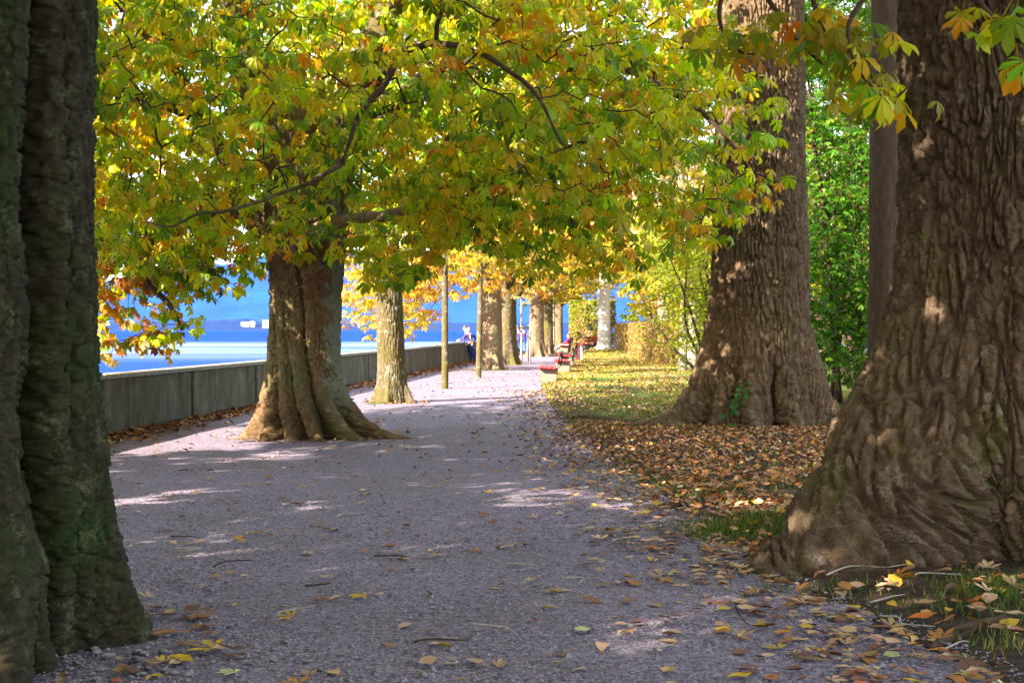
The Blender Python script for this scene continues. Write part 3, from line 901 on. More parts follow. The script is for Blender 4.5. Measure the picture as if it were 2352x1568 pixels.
# ---- 2. furrowed trunk in the right foreground
t = empty('poplar_tree', (3.55, 10.0, 0), 'massive deeply furrowed brown trunk whose root flare reaches the gravel, nearest of the furrowed ones', 'tree')
ro = [(-.12, 1.62), (.05, 1.34), (.2, 1.14), (.4, .94), (.66, .72), (1.0, .50), (1.4, .26), (1.7, .15), (2.3, .05), (3, 0)]
trunk('trunk', t, B_OAK, (3.58, 10.05), [(-.1, .92), (0, .90), (.4, .85), (1.0, .765), (2, .725), (3.7, .71), (6, .7), (10, .45)],
      roots=[(R(-160), .50, ro), (R(-100), .20, [(-.12, .30), (.1, .20), (.4, .10), (1, .02), (1.5, 0)]),
             (R(-65), .25, [(-.12, .35), (.1, .22), (.5, .10), (1, .02), (1.5, 0)]), (R(20), .4, [(-.1, .6), (.4, .3), (1, 0)]), (R(120), .4, [(-.1, .6), (.4, .3), (1, 0)])],
      grooves=[(R(-124), .12, .16, -.5, .42, .05), (R(-128), .05, .05, -.5, 1.6, 0), (R(-84), .06, .06, -.5, 3.5, .05), (R(-112), .04, .04, .5, 4, .02)],
      kind='oak', depth=.135, nf=480, nb=36, z_dense=3.9, nz=590, top=10, seed=5.0, twistfun=lambda Z: .22 * np.exp(-Z * 1.1) )
L = [limb(t, [(3.5, 10, 7.5), (2.0, 9.4, 9.5), (.5, 9, 11)], [.4, .25, .1], B_OAK),
     limb(t, [(3.5, 10, 7.8), (4.8, 11, 10), (6, 12.5, 11.5)], [.4, .25, .1], B_OAK),
     limb(t, [(3.5, 10, 8), (3.8, 8, 10), (4.2, 6, 11.5)], [.35, .2, .1], B_OAK)]
pts = crown_points(1400, [((3.5, 9.5, 10.5), (7, 7.5, 4))], rng, .1, .4, 9.0, 6.0)
crown(t, L, pts, rng, 'lime', .26, T=T_P2, tname='p2', hidden_keep=1, twig_r=.007, extra_scale=1.25)

# ---- 3. second furrowed tree
t = empty('poplar_tree', (3.83, 22.0, 0), 'great furrowed grey-brown trunk with ivy and spreading roots behind the leaf carpet', 'tree')
trunk('trunk', t, B_OAK2, (3.83, 22.0), [(-.1, .90), (0, .88), (.5, .84), (1.0, .80), (1.6, .71), (3.0, .655), (4.5, .62), (6.6, .58), (9, .55), (14, .3)],
      roots=[(R(-170), .30, [(-.12, 1.5), (.02, 1.15), (.10, .78), (.25, .52), (.5, .32), (.9, .17), (1.5, .05), (2.2, 0)]),
             (R(-14), .34, [(-.12, .55), (.05, .42), (.3, .28), (.6, .15), (1.1, .05), (1.6, 0)]),
             (R(-106), .15, [(-.12, .34), (.1, .26), (.5, .17), (1.2, .06), (2, 0)]),
             (R(-140), .16, [(-.12, .28), (.2, .14), (.6, .05), (1, 0)]), (R(-70), .16, [(-.12, .34), (.2, .18), (.8, .05), (1.2, 0)]), (R(90), .5, [(-.1, .5), (.6, .1), (1, 0)])],
      grooves=[(R(-88), .085, .26, -.5, .75, 0), (R(-122), .06, .10, -.5, .5, 0), (R(-88), .04, .05, .8, 3, .02)],
      kind='oak', depth=.10, nf=270, nb=30, z_dense=6.9, nz=450, top=14, nzt=20, seed=8.0, twist=-.02, burls=[(R(-60), 2.55, .28, .10, .05), (R(-62), 2.75, .34, .05, -.06)])
L = [limb(t, [(3.8, 22, 9), (2.2, 21, 11), (1, 20, 12.5)], [.35, .22, .1], B_OAK2), limb(t, [(3.8, 22, 9), (5.5, 23, 11), (7, 24, 12.5)], [.35, .22, .1], B_OAK2)]
pts = crown_points(360, [((3.8, 22, 12.5), (6, 6, 4))], rng, .1, .4, 2.0, 8.2)
crown(t, L, pts, rng, 'lime', .30, T=T_P2, tname='p2', hidden_keep=1, twig_r=.007, extra_scale=1.3)
iv = empty('ivy_plant', (3.3, 21.2, 0), 'small bright green ivy climbing the foot of the furrowed trunk', 'ivy')
ip = spline([(3.18, 21.0, .12), (3.22, 21.0, .35), (3.36, 21.03, .50), (3.42, 21.08, .72)], 6)
MB().tube(ip, .008, 5).build('stem', B_TWIG, iv)
for q in range(34):
    b_ = ip[rng.integers(len(ip))] + rng.normal(size=3) * np.array([.055, .02, .05]); b_[2] = max(.05, b_[2]); b_[1] = 20.98 - rng.random() * .05
    Rm = frames(np.array([[rng.normal() * .6, -.3, -1]]), np.array([[rng.normal() * .3, -1, .4]]))[0]
    leaf_object('p1', T_P1, int(rng.integers(6)), np.array(PAL['ivy'][0][int(rng.integers(3))]) * 1.3, iv, b_, Rm, .055, 0)

# ---- 4. twisted chestnut in the middle
t = empty('chestnut_tree', (-2.85, 19.9, 0), 'big chestnut with a twisted sunlit trunk and low yellow-green crown beside the wall', 'tree')
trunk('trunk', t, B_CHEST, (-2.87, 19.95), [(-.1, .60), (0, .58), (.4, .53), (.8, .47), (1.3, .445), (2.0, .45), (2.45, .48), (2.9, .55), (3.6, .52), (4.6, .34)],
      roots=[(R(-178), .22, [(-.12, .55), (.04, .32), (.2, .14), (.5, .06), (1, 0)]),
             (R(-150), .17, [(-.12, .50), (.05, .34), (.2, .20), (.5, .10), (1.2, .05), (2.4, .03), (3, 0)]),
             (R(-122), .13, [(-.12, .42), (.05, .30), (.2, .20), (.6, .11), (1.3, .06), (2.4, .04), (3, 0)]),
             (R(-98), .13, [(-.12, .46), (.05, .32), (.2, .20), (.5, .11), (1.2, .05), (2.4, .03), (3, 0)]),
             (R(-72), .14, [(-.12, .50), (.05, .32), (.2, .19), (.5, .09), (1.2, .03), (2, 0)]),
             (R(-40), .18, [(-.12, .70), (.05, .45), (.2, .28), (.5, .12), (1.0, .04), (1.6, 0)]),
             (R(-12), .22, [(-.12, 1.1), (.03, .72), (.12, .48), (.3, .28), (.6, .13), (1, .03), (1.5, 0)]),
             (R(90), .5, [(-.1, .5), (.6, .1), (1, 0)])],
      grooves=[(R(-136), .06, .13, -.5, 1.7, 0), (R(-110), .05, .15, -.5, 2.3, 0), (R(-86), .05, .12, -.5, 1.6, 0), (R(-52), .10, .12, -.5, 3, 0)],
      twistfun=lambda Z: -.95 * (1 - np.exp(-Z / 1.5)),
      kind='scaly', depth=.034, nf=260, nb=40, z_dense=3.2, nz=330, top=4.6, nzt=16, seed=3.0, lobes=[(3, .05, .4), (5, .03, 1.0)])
C0 = np.array([-2.85, 19.9, 0])
def rel(l): return [tuple(C0 + np.array(p)) for p in l]
L = []
# right horizontal limb, left rising limb, far left drooping limb, upright limbs
L.append(limb(t, [(-3.05, 19.55, 2.55), (-2.75, 19.1, 2.80), (-2.2, 18.8, 2.93), (-1.45, 18.4, 3.02), (-.5, 17.9, 3.25), (.6, 17.2, 3.7)], [.09, .095, .085, .07, .05, .025], B_MID))
L.append(limb(t, [(-3.15, 19.75, 2.45), (-3.45, 19.55, 2.85), (-3.75, 19.45, 3.25), (-3.95, 19.4, 3.9), (-4.3, 19, 4.7), (-4.9, 18.3, 5.5)], [.15, .12, .105, .09, .07, .04], B_CHEST2))
L.append(limb(t, [(-3.1, 20.0, 2.9), (-4.0, 20.2, 3.25), (-4.65, 20.4, 3.1), (-5.15, 20.6, 2.75), (-5.4, 20.8, 2.3), (-5.0, 20.9, 1.8), (-4.85, 20.9, 1.5)], [.2, .16, .13, .09, .06, .035, .02], B_DARK))
L.append(limb(t, [(-2.9, 19.9, 3.0), (-3.3, 19.8, 4.2), (-3.7, 19.3, 5.6), (-4.0, 18.5, 7)], [.42, .3, .2, .1], B_CHEST2))
L.append(limb(t, [(-2.8, 19.9, 3.0), (-2.3, 19.7, 4.4), (-1.7, 19.4, 5.8), (-1.0, 19, 7.2)], [.40, .28, .18, .1], B_CHEST2))
L.append(limb(t, [(-2.5, 19.8, 4.2), (-1.6, 18.2, 4.8), (-1.25, 16.6, 4.75), (-1.35, 15.4, 4.2), (-1.62, 14.8, 3.65), (-1.75, 14.6, 3.2)], [.09, .07, .055, .038, .026, .014], B_TWIG))
L.append(limb(t, [(-1.25, 16.6, 4.75), (-.6, 15.2, 4.55), (.1, 14.3, 4.0), (.5, 13.9, 3.3)], [.045, .035, .022, .012], B_TWIG))
L.append(limb(t, [(-2.4, 19.8, 4.4), (-.8, 19, 5.0), (.8, 18.2, 5.0), (2.2, 17.6, 4.3), (2.9, 17.2, 3.4)], [.10, .075, .05, .035, .015], B_TWIG))
L.append(limb(t, [(-3.6, 19.4, 5.0), (-4.2, 17.4, 5.0), (-4.6, 15.8, 4.4), (-4.4, 14.8, 3.6)], [.07, .05, .035, .015], B_TWIG))
L.append(limb(t, [(-4.1, 19.3, 4.3), (-5.2, 18.6, 4.6), (-6.4, 18.0, 4.2), (-6.9, 17.8, 3.3)], [.10, .07, .05, .03], B_TWIG))
L.append(limb(t, [(-2.7, 19.9, 4.0), (-1.8, 21.5, 4.9), (-1.0, 23.2, 4.6), (-.4, 24.2, 3.8)], [.14, .1, .06, .03], B_TWIG))
L.append(limb(t, [(-2.2, 14.9, 3.0), (-2.9, 14.6, 2.72), (-3.25, 14.62, 2.66), (-3.5, 14.6, 2.56), (-3.8, 14.7, 2.60)], [.024, .020, .016, .012, .006], B_CHEST2))
L.append(limb(t, [(-1.75, 14.6, 3.2), (-2.2, 14.9, 3.0)], [.026, .024], B_CHEST2))
rng = np.random.default_rng(5)
ells = [((-2.85, 19.8, 5.5), (5.9, 6.4, 3.5)), ((.9, 17.6, 3.9), (2.5, 3.0, 1.75), 1.3), ((-5.55, 21.0, 2.9), (1.25, 1.9, 1.85), 2.2), ((-5.2, 17.5, 4.2), (2.0, 3, 1.9), 1.0)]
pts = crown_points(5400, ells, rng, .20, .30, 1.0, 1.0)
pts = pts[~((np.abs(pts[:, 0] + 2.85) < .8) & (pts[:, 2] < 2.5))]
def split4(pos, cols, rng):
    w = sstep(-4.6, -5.6, pos[:, 0]) * sstep(3.6, 2.2, pos[:, 2])
    u = rng.random(len(pos)) < .75 * w
    cols[u] = palette('rust', int(u.sum()), rng)
    return cols
crown(t, L, pts, rng, 'chest', .158, k=4, T=T_P0, tname='p0', n_ind=300, patch=.35, brown=.35, hidden_keep=.45, split=split4, extra_scale=1.7, droop=1.05)

# ---- 5. chestnut with the moss patch
t = empty('chestnut_tree', (-2.46, 29.3, 0), 'medium straight tree trunk with a dark moss patch standing between twisted chestnut and thin trunks', 'tree')
trunk('trunk', t, B_CHEST2, (-2.46, 29.35), [(-.1, .36), (0, .34), (.3, .29), (1, .265), (2, .26), (2.8, .24), (4.5, .2)],
      roots=[(R(-170), .25, [(-.1, .2), (.1, .12), (.4, .02), (.7, 0)]), (R(-100), .25, [(-.1, .18), (.1, .1), (.4, .02), (.7, 0)]), (R(-25), .25, [(-.1, .25), (.1, .14), (.4, .03), (.7, 0)])],
      kind='oak', depth=.030, nf=120, nb=24, z_dense=3.0, nz=220, top=4.5, nzt=8, lean=(-.035, 0), seed=11.0)
C = np.array([-2.55, 29.3, 0])
L = [limb(t, [C + (0, 0, 2.7), C + (-.6, -.3, 3.6), C + (-1.6, -.8, 4.8)], [.14, .1, .05], B_CHEST2), limb(t, [C + (0, 0, 3.0), C + (.5, -.6, 4.2), C + (1.4, -1.4, 5.4)], [.13, .09, .05], B_CHEST2),
     limb(t, [C + (0, 0, 4.2), C + (.1, .5, 6), C + (0, 1, 7.5)], [.18, .1, .05], B_CHEST2)]
rng = np.random.default_rng(6)
pts = crown_points(700, [((-2.2, 29.3, 5.9), (3.6, 3.8, 3.2))], rng, .12, .4, 3.0, 2.7)
crown(t, L, pts, rng, 'chest', .19, T=T_P1, n_ind=120, patch=.3, hidden_keep=.5)

# ---- 6. row of trees along the wall, further away
def round_tree(name, label, x, y, r, h0, cr, cz, ch, pal, m, n, seed, size=.2, group=None, roots=True, lean=0.0, ztop=None, n_ind=60, T=T_P1, skirts=(), kind='scaly', nf=60, clump=.12, k=4):
    rng = np.random.default_rng(seed)
    t = empty(name, (x, y, 0), label, 'tree', group)
    rts = [(R(a + rng.uniform(-12, 12)), .3, [(-.1, r * 1.1), (.1, r * .6), (.35, r * .28), (.9, 0)]) for a in (-165, -110, -60, -15, 60, 130)] if roots else []
    z0 = float(ground_z(x, y))
    tr = trunk('trunk', t, m, (x, y), [(-.1, r * 1.12), (.4, r * 1.04), (1, r), (h0, r * .92), (cz, r * .6), (cz + ch * .6, r * .15)], roots=rts,
          kind=kind, depth=min(.02, r * .08), nf=nf, nb=14, z_dense=h0 + .4, nz=120, top=cz + ch * .6, nzt=14, lean=(lean, 0), seed=seed * 1.7, lobes=[(3, .06, seed)] if r > .2 else ())
    C = np.array([x + lean * h0, y, 0]); L = []
    for a in range(5):
        an = rng.uniform(0, 6.28); e = np.array([math.cos(an), math.sin(an), 0])
        L.append(limb(t, [C + (0, 0, h0 * .95 + a * .25), C + e * cr * .3 + (0, 0, h0 + ch * .3 + a * .2), C + e * cr * .65 + (0, 0, cz + .2 * ch)], [r * .45, r * .28, r * .12], m, 6, 4))
    pts = crown_points(n, [((x + lean * cz, y, cz), (cr, cr, ch))] + list(skirts), rng, clump, .42, seed, h0 - .35 if not skirts else .9)
    crown(t, L, pts, rng, pal, size, k=k, T=T, tname='T' + str(len(T)) + str(len(T[0][0])), n_ind=n_ind, patch=.3, hidden_keep=.4, twm=B_TWIG)
    return t
ROW = 'chestnut trees in a row along the lakeside wall'
YOUNG = 'young trees planted along the path'
round_tree('young_tree', 'slim bare-stemmed young tree, the nearer of two thin straight trunks on the path', px(1022, 36.2), 36.2, .076, 3.0, 1.7, 4.7, 1.6, 'autumn', B_CHEST2, 200, 21, .17, YOUNG, False, -.0, T=T_P1, n_ind=60)
round_tree('young_tree', 'slim leaning young tree, the further of two thin trunks, in front of the twin chestnuts', px(1099, 44.6), 44.6, .078, 3.0, 1.9, 4.9, 1.7, 'gold', B_CHEST2, 220, 22, .18, YOUNG, False, .02, n_ind=60)
round_tree('chestnut_tree', 'golden chestnut with thick tan trunk in a grass patch, front one of a pair', px(1130, 53), 53.4, .37, 2.75, 4.6, 5.4, 2.8, 'autumn', B_MID, 800, 23, .23, ROW,
           skirts=[((-4.6, 52, 3.0), (2.4, 3.5, 2.0), 2.0), ((-2.6, 51, 3.6), (2.6, 3, 1.2), 1.5)], n_ind=100)
round_tree('chestnut_tree', 'golden chestnut whose trunk stands half behind the front one of the pair', px(1166, 60.5), 60.8, .36, 2.8, 4.6, 5.6, 2.9, 'gold', B_CHEST2, 650, 24, .25, ROW, T=T_P2, skirts=[((-5.3, 60, 3.2), (2.4, 3, 2.2), 2.0)])
round_tree('chestnut_tree', 'thick dark-rooted chestnut trunk behind the wooden tree guard', px(1232, 79), 79.4, .40, 3.1, 4.5, 5.8, 2.8, 'autumn', B_MID, 480, 25, .29, ROW, T=T_P2)
round_tree('chestnut_tree', 'narrower half-green chestnut trunk next to the thick dark-rooted one', px(1259, 84), 84.4, .27, 3.1, 4.3, 5.6, 2.6, 'lime', B_CHEST2, 420, 26, .29, ROW, T=T_P2)
round_tree('chestnut_tree', 'last grey trunk of the lakeside row, behind a pale slender stem', px(1282, 95), 95.0, .30, 3.2, 4.3, 5.6, 2.6, 'gold', B_MID, 380, 27, .31, ROW, T=T_P2)
round_tree('young_tree', 'pale slender stem just before the last trunk of the lakeside row', px(1271, 88), 88.0, .10, 3.4, 1.6, 4.4, 1.2, 'gold', B_PALE, 80, 28, .26, YOUNG, False, T=T_P2, n_ind=0)
round_tree('plane_tree', 'tree with bright white sunlit trunk on the grassy mound by the hedge', px(1388, 86), 86.0, .36, 4.0, 4.2, 7.4, 3.0, 'gold', B_WHITE, 480, 29, .30, None, T=T_P2, kind='scaly')
round_tree('young_tree', 'small pale-stemmed tree in front of the yellow shrubs at the lawn edge', px(1568, 50), 50.0, .14, 2.6, 2.2, 4.4, 2.0, 'lime', B_PALE, 260, 30, .20, None, False, .03, T=T_P1, n_ind=0)
round_tree('oak_tree', 'dark upright trunk standing between the two furrowed trunks in the green thicket', px(2028, 24), 24.0, .25, 7.0, 3.5, 9.5, 2.6, 'green', B_DARK, 260, 31, .22, None, True, .006, T=T_P1, n_ind=0, kind='oak')

# row continues behind the camera (shades the foreground)
round_tree('chestnut_tree', 'unseen chestnut continuing the lakeside row behind the viewpoint to shade the foreground', -5.0, -3.2, .45, 2.6, 6.2, 6.2, 3.6, 'chest', B_CHEST2, 1000, 33, .46, ROW, T=T_P2, n_ind=0, nf=24)

round_tree('poplar_tree', 'unseen poplar added behind the viewpoint to block sky light', 5.2, -4.0, .5, 4.5, 6.5, 9.0, 4.5, 'lime', B_OAK2, 800, 34, .48, None, T=T_P2, n_ind=0, nf=24)  # added out of view to keep sky light off the foreground
# ---- 7. young tree in its wooden guard
yt = empty('young_tree', (px(1197, 67), 67, 0), 'young white-stemmed tree with bare pale twigs inside a wooden guard', 'tree', YOUNG)
X0 = px(1197, 67)
L = [limb(yt, [(X0, 67, -.05), (X0 + .02, 67, 1.5), (X0, 67, 3.0), (X0 + .03, 67, 4.2)], [.055, .05, .04, .02], B_PALE, 8, name='trunk')]
rng = np.random.default_rng(40)
for a in range(16):
    z = 2.5 + rng.random() * 1.2; s = rng.choice([-1, 1]); ln = .5 + rng.random() * .9
    L.append(limb(yt, [(X0, 67, z), (X0 + s * ln * .5, 67 + rng.normal() * .3, z + .12), (X0 + s * ln, 67 + rng.normal() * .5, z + .3 + rng.random() * .4)], [.02, .014, .006], B_PALE, 5, 3))
crown(yt, L, crown_points(40, [((X0, 67, 3.6), (1.1, 1.1, .8))], rng, .1, .4), rng, 'autumn', .17, n_ind=40, twm=B_PALE)
tg = empty('tree_guard', (X0, 67, 0), 'square wooden guard of pale posts with dark top rails round the young tree', 'tree guard')
pz = [(-.30, .25, 1.72), (-.22, -.35, 1.72), (.42, -.30, 1.78), (.36, .35, 1.75)]
for (dx, dy, hh) in pz:
    MB().tube([(X0 + dx, 67 + dy, -.1), (X0 + dx, 67 + dy, hh * .5), (X0 + dx, 67 + dy, hh)], .045, 8).build('post', B_STAKE, tg, True)
for a in range(4):
    p, q = pz[a], pz[(a + 1) % 4]
    MB().tube([(X0 + p[0], 67 + p[1], 1.60), (X0 + q[0], 67 + q[1], 1.60)], .04, 6).build('rail', B_DARK, tg, True)

# ------------------------------------------------------------------ shrubs, hedge, wood behind
def shrub(name, label, cat, ells, pal, n, seed, size, T=T_OV, m=B_DARK, stems=6, group=None, k=5, clump=.15, base=None, n_ind=0, zmin=.05, shell=.4, pet=.10):
    rng = np.random.default_rng(seed)
    c = np.array(ells[0][0]); b = np.array([c[0], c[1], 0.0]) if base is None else np.array(base, float)
    t = empty(name, tuple(b), label, cat, group); L = []
    for s in range(stems):
        e = ells[s % len(ells)]; tgt = np.array(e[0]) + rng.normal(size=3) * np.array(e[1]) * .35
        st = b + (rng.normal() * .25, rng.normal() * .25, 0)
        mid = (st + tgt) / 2 + rng.normal(size=3) * .25
        L.append(limb(t, [st + (0, 0, -.05), mid, tgt], [.06, .04, .015], m, 6, 4, name='stem'))
    pts = crown_points(n, ells, rng, clump, shell, seed * 1.3, zmin)
    crown(t, L, pts, rng, pal, size, k=k, T=T, tname='sh' + str(len(T[0][0])) + str(len(T)), n_ind=n_ind, patch=.45, brown=.1, hidden_keep=.35, pet=pet, droop=.5, twm=m, twig_r=.004)
    return t
GR = 'green shrubs in the thicket behind the furrowed trunks'
shrub('maple_shrub', 'tall bright green maple thicket in the gap between the two furrowed trunks', 'shrub', [((6.6, 27.5, 4.2), (2.0, 2, 3.0)), ((6.4, 27, 1.7), (1.7, 1.5, 1.4)), ((6.0, 28, 7.4), (2.4, 2, 1.8))], 'green', 2300, 50, .13, T=T_P2, n_ind=200, group=None)
shrub('maple_shrub', 'low darker green bush at the foot of the thicket beside the right furrowed trunk', 'shrub', [((7.6, 24.5, 1.3), (1.6, 1.2, 1.3)), ((8.4, 26, 3.6), (1.6, 1.5, 2.4))], 'green', 900, 51, .12, T=T_P2, n_ind=60)
shrub('maple_tree', 'green maple crown behind the thicket, high between the trunks', 'tree', [((8.0, 33, 7.5), (3.6, 2.5, 4.5)), ((5.2, 34, 8.2), (2.4, 2, 3.0))], 'green', 1400, 52, .19, T=T_P2, k=4, zmin=2.0)
shrub('hazel_shrub', 'arching yellow-green shrub leaning from the lawn edge towards the furrowed trunk', 'shrub', [((4.6, 36, 2.4), (1.6, 1.8, 2.0)), ((5.0, 37, 4.4), (1.9, 1.8, 1.4))], 'lime', 1100, 53, .12, T=T_OV, n_ind=0, shell=.5, base=(5.3, 36.5, 0), stems=10)
shrub('hazel_shrub', 'yellow shrub filling the lawn edge between hedge and furrowed trunk', 'shrub', [((6.9, 46, 2.0), (2.0, 2.4, 2.0)), ((6.2, 47, 4.2), (2.2, 2.2, 1.8))], 'lime', 1100, 54, .15, T=T_Q)
shrub('beech_tree', 'golden beech spreading over the end of the clipped hedge', 'tree', [((6.2, 62, 4.6), (3.0, 3, 2.2)), ((9.2, 66, 6), (4.5, 3, 4))], 'gold', 1300, 55, .21, T=T_Q, zmin=1.9, m=B_MID, base=(7.5, 64, 0))
BK = 'tall autumn trees standing behind the lawn'
for i, (x, y, r, hgt, pal, lab, pm) in enumerate([
        (7.9, 74, .30, 12, 'gold', 'tall yellow plane with pale forked trunk above the hedge end', B_PALE),
        (9.4, 66, .28, 11, 'tan', 'pale-barked tree with thin tan foliage behind the furrowed trunk', B_PALE),
        (12.5, 58, .30, 12, 'lime', 'yellow-green tree behind the thicket, its trunk hidden by shrubs', B_MID),
        (4.2, 97, .35, 11, 'gold', 'distant golden tree over the far end of the path', B_MID),
        (12.0, 88, .35, 13, 'autumn', 'tall orange tree beyond the mound, furthest of the lawn trees', B_MID),
        (17.0, 50, .30, 12, 'green', 'dark green tree behind the right furrowed trunk', B_DARK),
        (10.6, 44, .25, 10, 'green', 'green tree closing the thicket between the furrowed trunks', B_DARK)]):
    round_tree('plane_tree', lab, x, y, r, 3.4, 4.4, 7.2, 4.4, pal, pm, 620, 60 + i, .30, BK, False, T=T_P2, n_ind=0, nf=40, clump=.1, skirts=[((x, y - 1, 3.6), (3.4, 2.5, 2.2), .9)] if x > 9 else ())
# pale forked plane limbs seen through the leaves
pt_ = empty('plane_tree', (6.9, 54, 0), 'bare pale forked plane branches showing through thin leaves left of the furrowed trunk', 'tree', BK)
PL = [limb(pt_, [(6.9, 54, -.1), (6.8, 54, 3), (6.5, 54, 6), (6.1, 54, 9), (5.6, 54, 12)], [.34, .28, .22, .16, .08], B_PALE, 12, name='trunk'),
      limb(pt_, [(6.7, 54, 4), (7.4, 53.6, 5.6), (7.6, 53.5, 7.6), (8.2, 53.5, 10)], [.2, .15, .11, .05], B_PALE),
      limb(pt_, [(6.6, 54, 5), (5.7, 53.4, 5.9), (5.2, 53.3, 7.2), (4.9, 53, 9)], [.16, .12, .08, .04], B_PALE),
      limb(pt_, [(6.8, 54, 3.2), (6.0, 53.2, 4.4), (5.0, 53, 4.7), (4.2, 53, 5.5)], [.14, .09, .06, .03], B_PALE)]
rng = np.random.default_rng(77)
crown(pt_, PL, crown_points(260, [((6.4, 54, 8), (3.2, 2.5, 3.5))], rng, .2, .5), rng, 'tan', .24, T=T_P2, tname='p2', n_ind=0, twm=B_PALE)

# far wood as one mass
rng = np.random.default_rng(80)
ell = []
for i in range(26):
    a = i / 25; x = 10 + a * 46 + rng.normal() * 1.5; y = 98 - a * 58 + rng.normal() * 3
    ell.append(((x, y, 5.5), (4.2, 3.5, 5.8)))
pts = crown_points(9000, ell, rng, .05, .35, 3.0, .1)
pts = np.vstack([pts[in_view(pts, 1.3)], pts[~in_view(pts, 1.3)][::4]])
pos, out, nr = leaves_at(pts, rng, 3, .3)
cl = np.where((noise(pts[:, 0] * .12, pts[:, 1] * .12, 1) > .0)[:, None], 1, 0).repeat(3, 0)
cols = np.where(cl > 0, palette('lime', len(pos), rng, pos, .4), palette('gold', len(pos), rng, pos, .4))
props(link('woodland', leaf_mesh('woodland', T_P2, pos, frames(out, nr), rng.uniform(.35, .6, len(pos)), cols, np.zeros(len(pos)), rng), None, [M_LEAF]),
      'yellow and green woodland closing the view behind the lawn', 'woodland', kind='stuff')

def hedge(label, p0, p1, w, h, pal, pal2, n, seed, size=.13):
    rng = np.random.default_rng(seed); p0 = np.array(p0); p1 = np.array(p1)
    d = p1 - p0; Ln = np.linalg.norm(d); u = d / Ln; nn = np.array([-u[1], u[0]])
    t = empty('hedge', ((p0[0] + p1[0]) / 2, (p0[1] + p1[1]) / 2, 0), label, 'hedge')
    c = (p0 + p1) / 2; rz = math.atan2(u[1], u[0])
    rows = int(Ln / .5); mb = MB()
    for i in range(rows):
        for s in (-1, 1):
            q = p0 + u * (i + .5) * Ln / rows + nn * s * w * .2
            mb.tube([(q[0], q[1], -.05), (q[0] + rng.normal() * .1, q[1] + rng.normal() * .1, h * .5), (q[0] + rng.normal() * .15, q[1] + rng.normal() * .15, h * .9)], [.03, .025, .01], 4)
    mb.build('stems', B_TWIG, t)['kind'] = 'stuff'
    s = rng.random(n) * Ln; o = (rng.random(n) - .5); side = rng.random(n)
    o = np.where(side < .75, np.sign(o) * (.5 - .22 * rng.random(n) ** 2), o) * w
    z = rng.random(n) ** .9 * h; z = np.where(side > .8, h - .12 * rng.random(n), z)
    bump = .12 * noise(s * .9, z * 1.2, seed)
    P = np.stack([p0[0] + u[0] * s + nn[0] * (o + bump), p0[1] + u[1] * s + nn[1] * (o + bump), z + .1 * noise(s * .7, 1.0, seed)], -1)
    keep = noise(P[:, 0] * 1.7, P[:, 1] * 1.7, P[:, 2] * 1.7) > -.38
    P = P[keep]; n = len(P)
    out = rng.normal(size=(n, 3)); nr = np.stack([np.sign(o[keep]) * nn[0] * 1.2, np.sign(o[keep]) * nn[1] * 1.2, np.ones(n) * .7], -1) + rng.normal(size=(n, 3)) * .5
    mixv = (P[:, 2] / h + .5 * noise(P[:, 0] * .5, P[:, 1] * .5, 2)) > rng.random(n)
    cols = np.where(mixv[:, None], palette(pal2, n, rng), palette(pal, n, rng))
    props(link('foliage', leaf_mesh('foliage', T_Q, P, frames(out, nr), size * rng.uniform(.8, 1.6, n), cols, np.zeros(n), rng), t, [M_LEAF]), kind='stuff')
hedge('tall clipped hedge, tan below and yellow-green above, behind the bench with the woman in pink', (3.9, 93), (6.6, 92), 1.1, 3.4, 'tan', 'lime', 11000, 90, .12)
hedge('long beige clipped hedge running along the lawn from the white trunk to the shrubs', (7.0, 90), (6.9, 54), 1.0, 1.85, 'tan', 'tan', 24000, 91, .095)

# ------------------------------------------------------------------ overhead branch with big leaves near the camera
ov = empty('overhanging_branch', (3.3, 7.3, 4.2), 'thin dark chestnut branches with large green and yellow leaves hanging before the furrowed trunks', 'branch')
def P3(xd, yd, d): return (px(xd, d), d, 1.5 + (757 - yd) / FPX * d)
OB = [[P3(1990, -160, 8.2), P3(2005, -40, 8.0), P3(1950, 60, 7.9), P3(1965, 150, 7.8), P3(2030, 240, 7.7)],
      [P3(1990, -160, 8.2), P3(1870, -30, 8.4), P3(1900, 70, 8.3), P3(1985, 140, 8.2), P3(2010, 215, 8.1)],
      [P3(1850, -140, 8.6), P3(1760, -20, 8.6), P3(1800, 60, 8.6), P3(1860, 120, 8.5), P3(1890, 150, 8.4)],
      [P3(1740, -150, 9.0), P3(1660, -20, 9.0), P3(1660, 60, 9.0), P3(1700, 120, 8.9), P3(1735, 130, 8.8)],
      [P3(2190, -120, 7.2), P3(2240, -20, 7.1), P3(2290, 60, 7.0), P3(2370, 120, 6.9), P3(2480, 170, 6.8)],
      [P3(2480, 230, 6.8), P3(2380, 190, 6.9), P3(2350, 140, 6.9)],
      [P3(2030, 240, 7.7), P3(2060, 225, 7.7), P3(2090, 195, 7.7)],
      [P3(2190, -120, 7.2), (2.6, 8.0, 4.6), P3(1990, -160, 8.2)], [P3(1990, -160, 8.2), P3(1850, -140, 8.6), P3(1740, -150, 9.0)],
      [P3(2190, -120, 7.2), (3.5, 9.3, 5.4), (3.6, 9.9, 6.3)]]
OL = [limb(ov, b_, [.022, .018, .014, .010, .006] if len(b_) == 5 else [.028, .022, .018] if i_ > 6 else [.012, .009, .006], B_TWIG, 6, 5) for i_, b_ in enumerate(OB)]
rng = np.random.default_rng(99)
